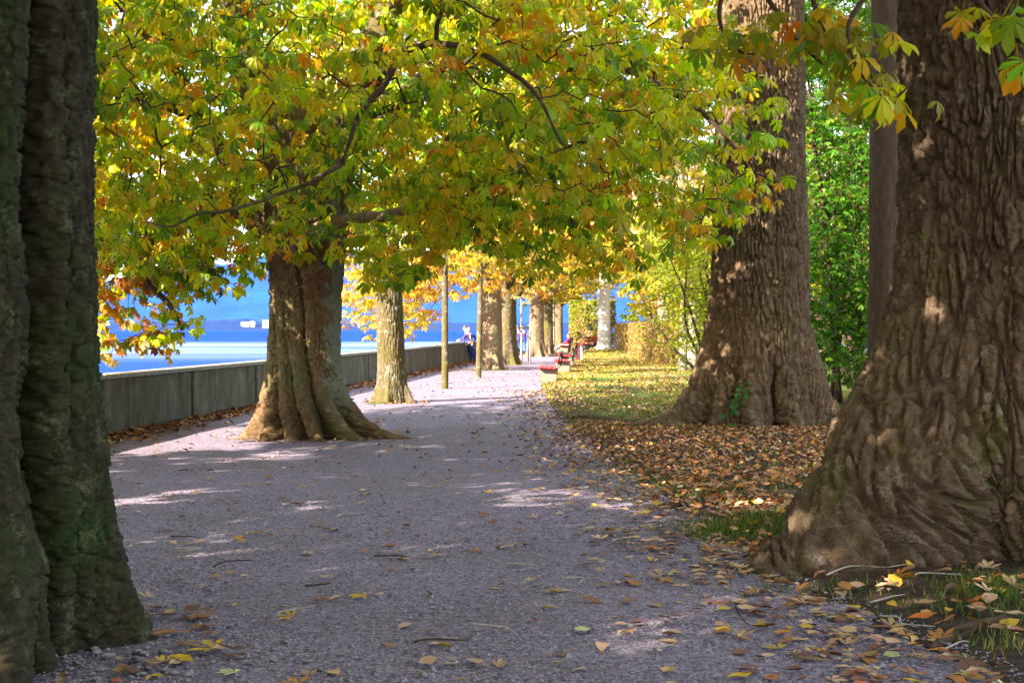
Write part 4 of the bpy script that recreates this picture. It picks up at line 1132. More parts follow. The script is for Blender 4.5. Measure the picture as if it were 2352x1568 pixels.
cl = [P3(*q) for q in [(1690, 110, 8.9), (1665, 60, 9), (1735, 115, 8.7), (1720, 60, 8.8), (1800, 90, 8.6), (1845, 110, 8.5), (1790, 40, 8.6), (1880, 90, 8.4), (1930, 90, 8.2), (1905, 30, 8.3), (1950, 60, 8), (1990, 120, 8.1),
      (2025, 205, 7.8), (1975, 170, 8.0), (1950, 215, 8.0), (2030, 245, 7.7), (2005, 225, 7.8), (1990, 95, 8.0), (1960, 130, 7.9), (1900, 60, 8.3), (2235, 45, 7.0), (2330, 50, 6.9), (2345, 120, 6.8), (2350, 20, 6.9), (2060, 230, 7.7), (1645, 110, 9.0), (1870, 40, 8.4)]]
pos, out, nr = leaves_at(np.array(cl), rng, 4, .10, 1, .9)
Rm = frames(out, nr + np.array([0, -.5, 0])); cols = palette('chest', len(pos), rng, pos, .2)
cols[rng.random(len(pos)) < .3] = (.24, .30, .012)
for q in range(len(pos)):
    leaf_object('p0', T_P0, int(rng.integers(len(T_P0))), cols[q], ov, pos[q], Rm[q], float(rng.uniform(.11, .165)), float(np.clip(rng.random() * 1.4 - .6, 0, 1)))

# ------------------------------------------------------------------ benches, bin
def bench(x, y, rz, label, arm_m, scale=1.0, slats=(True,)):
    b = empty('park_bench', (x, y, float(ground_z(x, y))), label, 'bench', 'red slatted benches along the path', rz)
    Lb = 1.9
    # local: seat faces -x, long axis y
    for sy in (-.62, .62):
        mb = MB(); v = []
        for (xx, zz) in ((-.22, -.03), (.22, -.03), (.24, .34), (-.25, .34)):
            v.append((xx, zz))
        y0, y1 = sy - .13, sy + .13
        mb.add([(a, y0, c) for a, c in v] + [(a, y1, c) for a, c in v], [(0, 1, 2, 3), (7, 6, 5, 4), (0, 4, 5, 1), (1, 5, 6, 2), (2, 6, 7, 3), (3, 7, 4, 0)])
        mb.build('support_block', M_BLOCK, b, wc=False)
        mb = MB()
        mb.box((0, sy, .362), (.5, .06, .04), 0, 0, .006)
        mb.tube([(.20, sy - .05, .36), (.27, sy - .05, .50), (.295, sy - .05, .66), (.33, sy - .05, .86)], .026, 6)
        mb.tube([(.24, sy + .05, .36), (.33, sy + .05, .46), (.36, sy + .05, .62), (.375, sy + .05, .84)], .026, 6)
        mb.box((.365, sy, .80), (.07, .20, .15), 0, 0, .01)
        mb.build('bracket', arm_m, b, wc=False)
    for i in range(4):
        MB().box((-.25 + i * .135, 0, .405 - .006 * i), (.118, Lb, .042), 0, 0, .010).build('seat_slat', M_RED, b, wc=False)
    for (xx, zz) in ((.255, .585), (.315, .79)):
        MB().box((xx, 0, zz), (.038, Lb, .12), 0, 0, .010).build('back_slat', M_RED, b, wc=False)
    return b
bench(px(1262, 41.3) , 41.5, -.05, 'red slatted bench on worn concrete blocks, nearest one at the lawn edge', M_IRON)
bench(px(1291, 49.8) + .05, 50.3, -.05, 'red bench with green brackets, the middle one of the three at the lawn edge', M_GREEN)
bench(px(1306, 57.5), 58.0, -.05, 'red bench with dark brackets, third along the lawn edge before the bin', M_IRON)
bench(px(1300, 86.5), 87.0, -.15, 'red bench on which the woman in pink sits', M_IRON)
bench(px(1275, 97), 97.5, -.15, 'furthest red bench by the railing with a dark bag on it', M_IRON)
bench(px(1362, 90.5), 90.5, -.9, 'red bench by the hedge on which a person in dark clothes reclines', M_IRON)
lb = empty('litter_bin', (px(1327, 70), 70, 0), 'maroon litter bin with a flat lid and grey side panels behind the benches', 'litter bin')
X = px(1327, 70)
MB().box((X - .02, 70, .42), (.20, .32, .84), 0, 0, .01).build('body', M_MAROON, lb)
MB().box((X + .16, 70.02, .34), (.14, .30, .62), 0, 0, .01).build('side_panel', M_GREY, lb)
MB().box((X - .22, 70.02, .34), (.14, .30, .62), 0, 0, .01).build('side_panel', M_BLOCK, lb)
MB().box((X, 70, .865), (.46, .40, .035), 0, 0, .008).build('lid', M_IRON, lb)
bgm = paint('dark_bag', (.05, .03, .08), .7)
bag = empty('bag', (px(1273, 97) , 97.3, .45), 'dark purple soft bag lying on the furthest bench', 'bag')
bx = px(1273, 97)
mb = MB(); mb.tube([(bx - .28, 97.3, .50), (bx - .15, 97.3, .55), (bx + .1, 97.3, .60), (bx + .30, 97.3, .52)], [.03, .12, .15, .05], 10); mb.build('body', bgm, bag, True)
MB().tube([(bx - .1, 97.3, .66), (bx, 97.3, .80), (bx + .14, 97.3, .72)], .015, 5).build('strap', bgm, bag, True)

# ------------------------------------------------------------------ people
def cloth(name, c): return paint(name, c, .85, .2, .15, sc=18)
SKIN = paint('skin', (.60, .36, .26), .55, .08)
def person(x, y, rz, label, J, mats, hair, seated=False, z=0.0, hairlen=0.0, extra=None):
    """J: joint dict in local metres (figure faces -y locally)"""
    p = empty('person', (x, y, z), label, 'person', None, rz)
    names = ['pelvis', 'chest', 'neck', 'head0', 'head1', 'shL', 'elL', 'wrL', 'haL', 'shR', 'elR', 'wrR', 'haR', 'hpL', 'knL', 'anL', 'toL', 'hpR', 'knR', 'anR', 'toR']
    rad = dict(pelvis=.155, chest=.165, neck=.058, head0=.085, head1=.082, shL=.075, elL=.048, wrL=.034, haL=.036, shR=.075, elR=.048, wrR=.034, haR=.036,
               hpL=.098, knL=.066, anL=.048, toL=.040, hpR=.098, knR=.066, anR=.048, toR=.040)
    V = [J[n] for n in names]; r = [rad[n] for n in names]
    E = [('pelvis', 'chest'), ('chest', 'neck'), ('neck', 'head0'), ('head0', 'head1'), ('chest', 'shL'), ('shL', 'elL'), ('elL', 'wrL'), ('wrL', 'haL'), ('chest', 'shR'), ('shR', 'elR'), ('elR', 'wrR'), ('wrR', 'haR'),
         ('pelvis', 'hpL'), ('hpL', 'knL'), ('knL', 'anL'), ('anL', 'toL'), ('pelvis', 'hpR'), ('hpR', 'knR'), ('knR', 'anR'), ('anR', 'toR')]
    E = [(names.index(a), names.index(b)) for a, b in E]
    reg = {'pelvis': 1, 'chest': 0, 'neck': 2, 'head0': 2, 'head1': 2, 'shL': 0, 'elL': 0, 'wrL': 0, 'haL': 2, 'shR': 0, 'elR': 0, 'wrR': 0, 'haR': 2, 'hpL': 1, 'knL': 1, 'anL': 1, 'toL': 3, 'hpR': 1, 'knR': 1, 'anR': 1, 'toR': 3}
    regs = [reg[n] for n in names]
    for sd in ('L', 'R'):                      # fingers
        h = np.array(J['ha' + sd]); w = np.array(J['wr' + sd]); d = h - w; d /= np.linalg.norm(d) + 1e-9
        s = np.cross(d, (0, 1, .2)); s /= np.linalg.norm(s) + 1e-9; c_ = np.cross(d, s)
        hi = names.index('ha' + sd)
        for f, (o, ln) in enumerate(((-.03, .065), (-.01, .078), (.01, .072), (.03, .058))):
            b0 = len(V); V.append(tuple(h + d * .035 + s * o)); V.append(tuple(h + d * (.035 + ln * .55) + s * o * 1.15 + c_ * .01)); V.append(tuple(h + d * (.035 + ln) * .95 + s * o * 1.2 + c_ * .035))
            r += [.0105, .0095, .008]; regs += [2, 2, 2]; E += [(hi, b0), (b0, b0 + 1), (b0 + 1, b0 + 2)]
        b0 = len(V); V.append(tuple(h - s * .045 + d * .0)); V.append(tuple(h - s * .062 + d * .035 + c_ * .015)); r += [.012, .009]; regs += [2, 2]; E += [(hi, b0), (b0, b0 + 1)]
    hd = np.array(J['head0']); fwd = np.array(J.get('look', (0, -1, 0)), float); fwd /= np.linalg.norm(fwd)
    me = bpy.data.meshes.new('body'); me.from_pydata([tuple(q) for q in V], E, [])
    o = bpy.data.objects.new('tmp_body', me); COL.objects.link(o)
    md = o.modifiers.new('skin', 'SKIN'); md.use_smooth_shade = True; md.branch_smoothing = .4
    lay = me.skin_vertices[0].data
    for i, rr in enumerate(r):
        lay[i].radius = (rr, rr * (.82 if i < 2 else 1)); lay[i].use_root = (i == 0)
    ss = o.modifiers.new('sub', 'SUBSURF'); ss.levels = 1; ss.render_levels = 1
    bpy.context.view_layer.update()
    ev = o.evaluated_get(bpy.context.evaluated_depsgraph_get())
    m2 = bpy.data.meshes.new_from_object(ev)
    bpy.data.objects.remove(o)
    VV = np.array([tuple(q) for q in V])
    for m_ in mats: m2.materials.append(m_)
    Ea = np.array([VV[a] for a, b in E]); Eb = np.array([VV[b] for a, b in E])
    er = [(regs[b] if regs[a] != 1 or regs[b] != 0 else 0) for a, b in E]
    for pl in m2.polygons:
        c_ = np.array(pl.center); ab = Eb - Ea
        tt = np.clip(((c_ - Ea) * ab).sum(1) / ((ab * ab).sum(1) + 1e-9), 0, 1)
        k = int(np.argmin(np.linalg.norm(Ea + ab * tt[:, None] - c_, axis=1)))
        pl.material_index = er[k]; pl.use_smooth = True
        if E[k] == (0, 1) and tt[k] < .25: pl.material_index = 1
    link('body', m2, p, (), False)
    h1 = np.array(J['head1']); mid = (hd + h1) / 2
    hm = MB()                                   # hair cap, nose, ears, eyes as small meshes
    n1, n2 = 7, 10
    vs, fs = [], []
    upv = (h1 - hd) / (np.linalg.norm(h1 - hd) + 1e-9); sdv = np.cross(upv, fwd)
    for a in range(n1 + 1):
        for b in range(n2):
            ph = a / n1 * math.pi * .70; az = b / n2 * 2 * math.pi
            back = max(0, -math.cos(az)); ph2 = ph * (.62 + .38 * back + .1 * (1 - abs(math.cos(az))))
            rr = (.101 + .004 * math.sin(b * 5 + a)) * (1 - .10 * (a / n1) ** 2)
            vs.append(mid + upv * (.015 + rr * math.cos(ph2) * 1.12) + (fwd * math.cos(az) + sdv * math.sin(az)) * rr * math.sin(ph2) - fwd * .012)
    for a in range(n1):
        for b in range(n2): fs.append((a * n2 + b, a * n2 + (b + 1) % n2, (a + 1) * n2 + (b + 1) % n2, (a + 1) * n2 + b))
    hm.add(vs, fs)
    if hairlen: hm.tube([mid - fwd * .07 + upv * .03, mid - fwd * .10 - upv * .10, mid - fwd * .10 - upv * (.10 + hairlen)], [.085, .075, .03], 8)
    hm.build('hair', hair, p, True, False)
    fc = MB(); fc.tube([mid + fwd * .078 + upv * .01, mid + fwd * .108 - upv * .025, mid + fwd * .085 - upv * .035], [.008, .014, .008], 5)
    for s in (-1, 1): fc.tube([mid + sdv * s * .085 - upv * .01, mid + sdv * s * .098 + upv * .02], [.012, .018], 5)
    fc.build('nose_and_ears', SKIN, p, True, False)
    ey = MB()
    for s in (-1, 1): ey.box(tuple(mid + fwd * .088 + sdv * s * .032 + upv * .015), (.018, .012, .010))
    ey.box(tuple(mid + fwd * .085 - upv * .062), (.045, .01, .008))
    ey.build('face', paint('eyes', (.06, .03, .03), .4), p, False, False)
    if extra: extra(p)
    return p
PURP = cloth('purple_knit', (.09, .055, .17)); NAVY = cloth('navy_denim', (.02, .035, .13)); BLUEJ = cloth('blue_jeans', (.035, .10, .34)); SHOE = cloth('dark_shoes', (.05, .03, .03))
WHITEH = paint('white_hair', (.48, .44, .40), .7); BROWNH = paint('brown_hair', (.16, .075, .035), .7); GREYH = paint('grey_hair', (.35, .30, .27), .7)
JACK = cloth('navy_jacket', (.045, .04, .17)); PINK = cloth('pink_dress', (.80, .035, .16)); DARKC = cloth('dark_coat', (.05, .04, .055)); RED2 = cloth('rust_top', (.45, .10, .06))
PALES = cloth('pale_tights', (.72, .55, .48)); SCARF = cloth('white_scarf', (.75, .74, .78))
def scarf(p):
    MB().tube([(-.07, -.09, 1.30), (-.05, -.15, 1.18), (-.02, -.17, 1.02)], [.03, .03, .015], 6).build('scarf', SCARF, p, True, False)
J1 = dict(pelvis=(0, 0, .88), chest=(-.05, -.02, 1.20), neck=(-.08, -.03, 1.37), head0=(-.09, -.05, 1.44), head1=(-.09, -.05, 1.52), shL=(.13, -.02, 1.27), elL=(.30, .04, 1.08), wrL=(.16, -.05, .94), haL=(.11, -.09, .93),
          shR=(-.24, -.03, 1.27), elR=(-.32, .06, 1.06), wrR=(-.25, -.02, .88), haR=(-.23, -.05, .84), hpL=(.08, 0, .84), knL=(.13, -.16, .47), anL=(.24, -.36, .09), toL=(.27, -.50, .04),
          hpR=(-.09, 0, .84), knR=(.02, -.16, .46), anR=(.13, -.32, .09), toR=(.14, -.47, .04), look=(-.15, -1, 0))
person(px(1077, 65) + .05, 65.2, .35, 'person with white hair, scarf, purple cardigan and navy trousers leaning against the wall', J1, [PURP, NAVY, SKIN, SHOE], WHITEH, extra=scarf)
J2 = dict(pelvis=(0, 0, .92), chest=(0, -.08, 1.24), neck=(0, -.15, 1.44), head0=(0, -.19, 1.52), head1=(0, -.20, 1.60), shL=(.18, -.09, 1.34), elL=(.21, -.24, 1.12), wrL=(.12, -.42, 1.02), haL=(.10, -.48, 1.00),
          shR=(-.18, -.09, 1.34), elR=(-.21, -.24, 1.12), wrR=(-.12, -.42, 1.02), haR=(-.10, -.48, 1.00), hpL=(.09, 0, .88), knL=(.10, -.02, .48), anL=(.10, .08, .09), toL=(.10, -.06, .04),
          hpR=(-.09, 0, .88), knR=(-.10, .03, .48), anR=(-.10, .14, .09), toR=(-.10, 0, .04), look=(0, -1, .1))
person(px(1063, 66) + .28, 66.3, R(-80), 'person in a navy jacket with brown hair leaning on the wall and facing the lake', J2, [JACK, NAVY, SKIN, SHOE], BROWNH)
Jw = dict(pelvis=(0, 0, .90), chest=(0, -.03, 1.22), neck=(0, -.04, 1.42), head0=(0, -.06, 1.50), head1=(0, -.06, 1.58), shL=(.18, -.03, 1.32), elL=(.24, -.02, 1.06), wrL=(.24, -.14, .86), haL=(.24, -.17, .80),
          shR=(-.18, -.03, 1.32), elR=(-.24, .04, 1.06), wrR=(-.22, .00, .84), haR=(-.22, -.02, .77), hpL=(.09, 0, .86), knL=(.10, -.16, .48), anL=(.10, -.16, .09), toL=(.10, -.30, .04),
          hpR=(-.09, 0, .86), knR=(-.09, -.04, .47), anR=(-.09, .26, .14), toR=(-.09, .20, .04), look=(0, -1, 0))
def shoulder_bag(p): MB().box((.26, .06, .86), (.10, .22, .26), 0, 0, .03).build('shoulder_bag', DARKC, p, wc=False)
person(px(1190, 89), 89, R(200), 'person in a navy and rust top walking beside another beyond the tree guard', Jw, [JACK, BLUEJ, SKIN, SHOE], GREYH)
person(px(1202, 88), 88, R(190), 'person in dark purple jacket and blue jeans beyond the tree guard, bag at hip', Jw, [PURP, BLUEJ, SKIN, SHOE], BROWNH, extra=shoulder_bag)
Js = dict(pelvis=(0, .05, .52), chest=(0, .10, .84), neck=(0, .08, 1.04), head0=(0, .05, 1.12), head1=(0, .05, 1.20), shL=(.16, .09, .95), elL=(.20, -.05, .74), wrL=(.10, -.22, .66), haL=(.06, -.27, .64),
          shR=(-.16, .09, .95), elR=(-.20, -.04, .73), wrR=(-.10, -.22, .66), haR=(-.05, -.27, .65), hpL=(.09, 0, .50), knL=(.10, -.46, .56), anL=(-.02, -.82, .30), toL=(-.03, -.94, .24),
          hpR=(-.09, 0, .50), knR=(-.08, -.46, .50), anR=(-.08, -.60, .10), toR=(-.08, -.74, .05), look=(0, -1, 0))
person(px(1303, 86.5), 86.5, R(-88), 'person in a bright pink dress with long brown hair sitting cross-legged on a red bench', Js, [PINK, PALES, SKIN, SHOE], BROWNH, hairlen=.16)
Jr = dict(Js); Jr.update(chest=(0, .28, .72), neck=(0, .44, .86), head0=(0, .50, .92), head1=(0, .54, .99), shL=(.16, .36, .80), shR=(-.16, .36, .80), elL=(.24, .16, .66), elR=(-.24, .16, .66), wrL=(.12, .0, .60), wrR=(-.12, .0, .60), haL=(.07, -.04, .60), haR=(-.07, -.04, .60),
          knL=(.10, -.42, .40), anL=(.06, -.80, .12), toL=(.06, -.92, .10), knR=(-.08, -.44, .44), anR=(-.04, -.84, .16), toR=(-.04, -.96, .12))
person(px(1362, 90.3), 90.2, R(-75), 'person in dark clothes reclining on the red bench by the hedge', Jr, [DARKC, DARKC, SKIN, SHOE], BROWNH)

# ------------------------------------------------------------------ ground litter
rng = np.random.default_rng(123)
DEADC = np.array([(.42, .24, .12), (.52, .33, .18), (.30, .14, .065), (.46, .17, .05), (.62, .42, .25), (.20, .085, .045), (.58, .36, .03), (.60, .27, .03)])
def dead_cols(n, w):
    return DEADC[rng.choice(len(DEADC), n, p=np.array(w) / sum(w))] * rng.uniform(.7, 1.25, (n, 1))
zones = []
def zone(n, fx, w, s0, s1, tag_):
    y, x = fx(n); ok = np.ones(len(x), bool)
    for (tx, ty, tr) in ((-2.62, 6.75, .8), (3.58, 10.05, 1.15), (3.83, 22, 1.0), (-2.87, 19.95, .65), (-2.46, 29.3, .34)):
        ok &= np.hypot(x - tx, y - ty) > tr
    x, y = x[ok], y[ok]; n = len(x)
    zones.append((np.stack([x, y], -1), dead_cols(n, w), rng.uniform(s0, s1, n), np.array([tag_] * n)))
def carpet(n):
    y = 9.3 + rng.random(n * 2) ** 1.1 * 13.0; x = edge_x(y) - .25 + rng.random(n * 2) ** .9 * 6.5
    keep = (fbm(x * .9, y * .5, 5.0, 3) > -.62) & (rng.random(n * 2) < sstep(-.35, .55, x - edge_x(y)))
    keep &= ~((np.hypot(x - px(1700, 10.6), y - 10.5) < .55) & (rng.random(n * 2) < .75))
    return y[keep][:n], x[keep][:n]
zone(17000, carpet, [6, 4, 4, 5, 2.4, 1.6, .7, 1.8], .038, .078, 'carpet')
zones[-1] = (zones[-1][0], np.minimum(zones[-1][1] * np.array([1.35, 1.2, 1.1]), .8), *zones[-1][2:])
def lawn(n):
    y = 22 + rng.random(n) ** 1.3 * 66; x = edge_x(y) + .2 + rng.random(n) * np.interp(y, [22, 60, 90], [6, 6, 4])
    k = fbm(x * .5, y * .3, 2.0, 3) > -.30 + .3 * rng.random(n)
    return y[k], x[k]
zone(17000, lawn, [5, 5, 4, 2, 5, 3, .4, .5], .045, .09, 'lawn')
def pathz(n): 
    y = 5.0 + rng.random(n) ** 1.8 * 50; x = wall_x(y) + .3 + rng.random(n) * (edge_x(y) - wall_x(y) - .3); return y, x
zone(1500, pathz, [4, 4, 3, 1.5, 5, 3, 1.6, 1.2], .045, .095, 'path')
def edgez(n):
    y = 5.5 + rng.random(n) ** 1.2 * 30; x = edge_x(y) - np.abs(rng.normal(size=n)) * .5 + .1; return y, x
zone(1700, edgez, [4, 4, 3, 2, 5, 2, 1, 1], .045, .095, 'path')
def wallz(n):
    y = 8 + rng.random(n) ** 1.2 * 75; x = wall_x(y) + .05 + np.abs(rng.normal(size=n)) * .30; return y, x
def basez(n):
    c_ = np.array([(-2.62, 6.75, .95), (3.58, 10.05, 1.25), (3.83, 22, 1.15), (-2.87, 19.95, .8), (-2.46, 29.3, .42)])[rng.integers(0, 5, n)]
    a = rng.random(n) * 6.283; r_ = c_[:, 2] + np.abs(rng.normal(size=n)) * .22
    return c_[:, 1] + r_ * np.sin(a), c_[:, 0] + r_ * np.cos(a)
zone(520, basez, [3, 2, 4, 3, 1, 4, .5, 1], .05, .10, 'path')
zone(7500, wallz, [1.2, .8, 4, 2.4, .5, 5, .2, .5], .07, .13, 'wall')
def rightz(n):
    y = 5.6 + rng.random(n) * 3.0; x = edge_x(y) - .3 + rng.random(n) * 3.4; k = rng.random(n) < sstep(-.5, 1.6, x - edge_x(y)) * .9 + .1; return y[k], x[k]
zone(520, rightz, [4, 4, 3, 3, 4, 2, 1.6, 1.6], .06, .12, 'soil')
XY = np.vstack([z[0] for z in zones]); CC = np.vstack([z[1] for z in zones]); SS = np.concatenate([z[2] for z in zones]); TG = np.concatenate([z[3] for z in zones])
# bright single leaves where the photograph shows them
man = [(493, 1497, 0, .15), (415, 1525, 0, .13), (1655, 1450, 0, .13), (1268, 1365, 1, .11), (1700, 1560, 0, .12), (672, 1422, 1, .1), (1385, 1490, 4, .14), (1090, 1530, 4, .15), (1790, 1497, 1, .1), (880, 1185, 1, .1), (1545, 1463, 4, .12), (2090, 1325, 0, .11), (2080, 1355, 0, .1), (2050, 1405, 1, .11), (1960, 1412, 1, .1), (1890, 1375, 4, .12),
       (1830, 1155, 0, .22), (1717, 1215, 1, .14), (1690, 1060, 0, .1), (1580, 1005, 0, .12), (790, 1010, 0, .14), (760, 1030, 1, .12), (2250, 1400, 3, .16), (2120, 1430, 3, .16), (2290, 1340, 3, .14), (600, 1085, 0, .08), (540, 1500, 4, .14), (1230, 1432, 3, .08), (350, 1563, 0, .12), (980, 1530, 4, .12)]
mc = {0: (.72, .46, .02), 1: (.70, .33, .03), 4: (.62, .40, .22), 3: (.52, .15, .02)}
mx = []
for (xd, yd, c_, s_) in man:
    d = 1.5 * FPX / (yd - 757); mx.append((px(xd, d), d, mc[c_], s_ * .85))
XY = np.vstack([XY, [(a[0], a[1]) for a in mx]]); CC = np.vstack([CC, [a[2] for a in mx]]); SS = np.concatenate([SS, [a[3] for a in mx]])
TG = np.concatenate([TG, [('path' if a[0] < edge_x(a[1]) else 'carpet' if a[1] > 9.3 else 'soil') for a in mx]])
n = len(XY)
ZZ = np.maximum(ground_z(XY[:, 0], XY[:, 1]) - .005, .0) + .012 + rng.random(n) * np.where((TG == 'carpet') | (TG == 'wall') | (TG == 'soil'), .035, .006)
pos = np.column_stack([XY, ZZ])
a = rng.uniform(0, 2 * np.pi, n); tilt = np.where((TG == 'path'), .12, .42)
nr = np.stack([rng.normal(size=n) * tilt, rng.normal(size=n) * tilt, np.ones(n)], -1)
Rm = frames(np.stack([np.cos(a), np.sin(a), rng.normal(size=n) * tilt * .6], -1), nr)
Rm[..., 1] *= rng.uniform(.7, 1.5, n)[:, None]
vis = in_view(pos, 1.0); sz = np.where(vis, SS / pos[:, 1], 0); sz[-len(mx):] *= 5
top = np.argsort(-sz)[:300]
REG = [(lambda x, y: x > edge_x(y) - .9 and y < 9, 'where gravel meets soil by the nearest furrowed trunk'), (lambda x, y: x < -.9 and y < 9, 'on the near gravel beside the mossy trunk'), (lambda x, y: y < 9, 'on the open gravel nearest the viewer'),
       (lambda x, y: x > edge_x(y) - 1.0 and y < 17, 'at the gravel edge beside the leaf carpet'), (lambda x, y: x < -2.2 and y < 17, 'on the gravel between mossy trunk and lake wall'), (lambda x, y: y < 17, 'on the middle of the gravel path'), (lambda x, y: True, 'on the far gravel near the twisted chestnut')]
GLAB = {'path': ('fallen leaf lying on the grey gravel path', 'single fallen leaves on the gravel path'), 'carpet': ('fallen leaf in the leaf carpet under the furrowed trees', 'fallen leaves in the leaf carpet'),
        'soil': ('fallen leaf on the dark soil before the nearest furrowed trunk', 'fallen leaves on the dark soil'), 'wall': ('fallen leaf in the brown drift along the wall', 'fallen leaves along the wall'), 'lawn': ('fallen leaf on the sunlit lawn', 'fallen leaves on the lawn')}
def cname(c):
    if c[0] > .5 and c[2] < .06 and c[1] > .27: return 'yellow'
    if c[0] > .35 and c[2] < .09: return 'orange'
    if c[0] < .27: return 'dark brown'
    return 'tan'
for q in top:
    k = int(rng.integers(len(T_DEAD))); nm = cname(CC[q]); lab, grp = GLAB[str(TG[q])]
    if TG[q] == 'path':
        w_ = next(t for f, t in REG if f(pos[q][0], pos[q][1])); lab, grp = 'fallen leaf lying ' + w_, 'fallen leaves ' + w_
    nm = nm + (' large' if SS[q] > .085 else ' small'); nm = ' '.join(reversed(nm.split(' ', 1))) if ' ' in nm and not nm.startswith('dark') else nm
    o = leaf_object('dead', T_DEAD, k, CC[q], None, pos[q], Rm[q], float(SS[q] * 1.15), 0.0, M_DEAD, 'fallen_leaf')
    props(o, nm + ' ' + lab, 'leaf', nm + ' ' + grp)
keep = np.ones(n, bool); keep[top] = False
far = keep & (pos[:, 1] > 15); near = keep & ~far
Va = leaf_mesh('fallen_leaves', T_DEAD, pos[near], Rm[near], SS[near] * 1.15, CC[near], np.zeros(int(near.sum())), rng)
props(link('fallen_leaves', Va, None, [M_DEAD]), 'brown and orange fallen leaves strewn over path, soil and lawn', 'leaves', kind='stuff')
Vb = leaf_mesh('fallen_leaves', T_Q, pos[far], Rm[far], SS[far] * 1.05, CC[far], np.zeros(int(far.sum())), rng)
props(link('fallen_leaves', Vb, None, [M_DEAD]), 'dry leaves scattered over the distant lawn and along the far wall', 'leaves', kind='stuff')

# twigs on the ground
tw = [(400, 1235, 460, 1240), (420, 1270, 440, 1265), (400, 1285, 480, 1275), (490, 1305, 580, 1290), (770, 1190, 830, 1180), (640, 1395, 640, 1420), (950, 1480, 1080, 1470), (1020, 1530, 1060, 1520), (1190, 1300, 1240, 1306), (860, 1280, 910, 1290), (1290, 1330, 1330, 1345), (1520, 1500, 1560, 1490), (1690, 1400, 1720, 1440),
      (1780, 1290, 1960, 1275), (1900, 1330, 2090, 1310), (1870, 1365, 1990, 1370), (2100, 1345, 2200, 1335), (2020, 1420, 2150, 1445), (1850, 1440, 1900, 1460), (2160, 1500, 2230, 1480), (1350, 1290, 1400, 1300), (700, 1350, 760, 1345), (1100, 1440, 1160, 1450), (1430, 1230, 1500, 1225), (1150, 1150, 1210, 1148), (250, 1340, 290, 1350), (2000, 1390, 2080, 1380), (2240, 1450, 2330, 1420)]
for i, (xa, ya, xb, yb) in enumerate(tw):
    da, db = 1.5 * FPX / (ya - 757), 1.5 * FPX / (yb - 757)
    A = np.array([px(xa, da), da, .012]); B = np.array([px(xb, db), db, .012])
    for q in (A, B): q[2] += max(0.0, float(ground_z(q[0], q[1])))
    M1 = A * .65 + B * .35 + (rng.normal() * .05, rng.normal() * .05, .01); M2 = A * .3 + B * .7 + (rng.normal() * .05, rng.normal() * .05, .006)
    onp = (A[0] < float(edge_x(A[1])))
    o = MB(); P_ = spline([A, M1, M2, B], 4); o.tube(P_, np.linspace(.0065, .0028, len(P_)), 5)
    if i % 2: o.tube([P_[5], P_[5] + (rng.normal() * .06, .05 + rng.random() * .05, .01)], [.003, .0015], 4)
    pale = i % 3 != 0
    props(o.build('twig', B_STAKE if pale else B_TWIG, None, True), ('pale' if pale else 'dark') + (' broken twig lying on the grey gravel path' if onp else ' broken twig lying on the dark soil by the furrowed trunk'), 'twig', ('pale' if pale else 'dark') + (' twigs on the gravel' if onp else ' twigs on the soil'))

# surface roots of the right-hand trees
for (pts_, r_, lab) in [([(1300, 960), (1360, 962), (1430, 975), (1500, 985)], .05, 'dark gnarled surface root creeping from the ivy trunk to the path'),
                        ([(1745, 1302), (1790, 1300), (1850, 1303), (1880, 1290)], .06, 'grey knobbly surface root tip at the corner of soil and gravel'),
                        ([(2150, 1500), (2200, 1470), (2260, 1452), (2330, 1440)], .035, 'dark surface root half buried among orange leaves before the nearest trunk')]:
    PP = []
    for (xd, yd) in pts_:
        d = 1.5 * FPX / (yd - 757); PP.append((px(xd, d), d + .06, float(max(0, ground_z(px(xd, d), d))) + r_ * .2))
    V, F = tube_geo(spline(PP, 6), np.interp(np.linspace(0, 1, 19), [0, .3, 1], [r_ * .4, r_, r_ * .8]), 10, .5)
    o = link('surface_root', np_mesh('surface_root', V, [np.array([f for f in F if len(f) == 4]), np.array([f for f in F if len(f) == 3])]), None, [B_DARK])
    props(o, lab, 'root')

# stones near the left trunk, loose gravel
def pebble_mesh(seed):
    rs = np.random.default_rng(seed)
    import bmesh as _b
    bm = _b.new(); _b.ops.create_icosphere(bm, subdivisions=2, radius=.5)
    a_, b_, c_ = 1, rs.uniform(.6, .9), rs.uniform(.35, .6)
    for v_ in bm.verts:
        k_ = 1 + .18 * float(noise(v_.co.x * 2 + seed, v_.co.y * 2, v_.co.z * 2)); v_.co = (v_.co.x * a_ * k_, v_.co.y * b_ * k_, v_.co.z * c_ * k_)
    me = bpy.data.meshes.new('pebble'); bm.to_mesh(me); bm.free()
    for p_ in me.polygons: p_.use_smooth = True
    me.materials.append(M_STONE); return me
PM = [pebble_mesh(s) for s in range(6)]
for i in range(90):
    yd = rng.uniform(1490, 1566); xd = rng.uniform(330, 800) if i > 35 else rng.uniform(120, 420)
    if i > 60: xd = 300 + abs(rng.normal()) * 380; yd = rng.uniform(1420, 1566)
    d = 1.5 * FPX / (yd - 757); x = px(xd, d)
    if math.hypot(x + 2.62, d - 6.75) < .95 and xd > 250: pass
    s_ = rng.uniform(.018, .042) * (1.25 if xd < 420 else 1.0)
    o = bpy.data.objects.new('pebble', PM[i % 6]); COL.objects.link(o)
    o.location = (x, d, s_ * .12 + .004); o.scale = (s_ * rng.uniform(1, 1.5), s_, s_); o.rotation_euler = (rng.normal() * .2, rng.normal() * .2, rng.random() * 6.28)
    if xd < 420: props(o, 'rounded grey stone at the foot of the mossy trunk', 'stone', 'stones at the foot of the mossy trunk')
    else: props(o, 'rounded grey pebble on the gravel near the mossy trunk', 'stone', 'pebbles on the gravel near the mossy trunk')
n = 18000
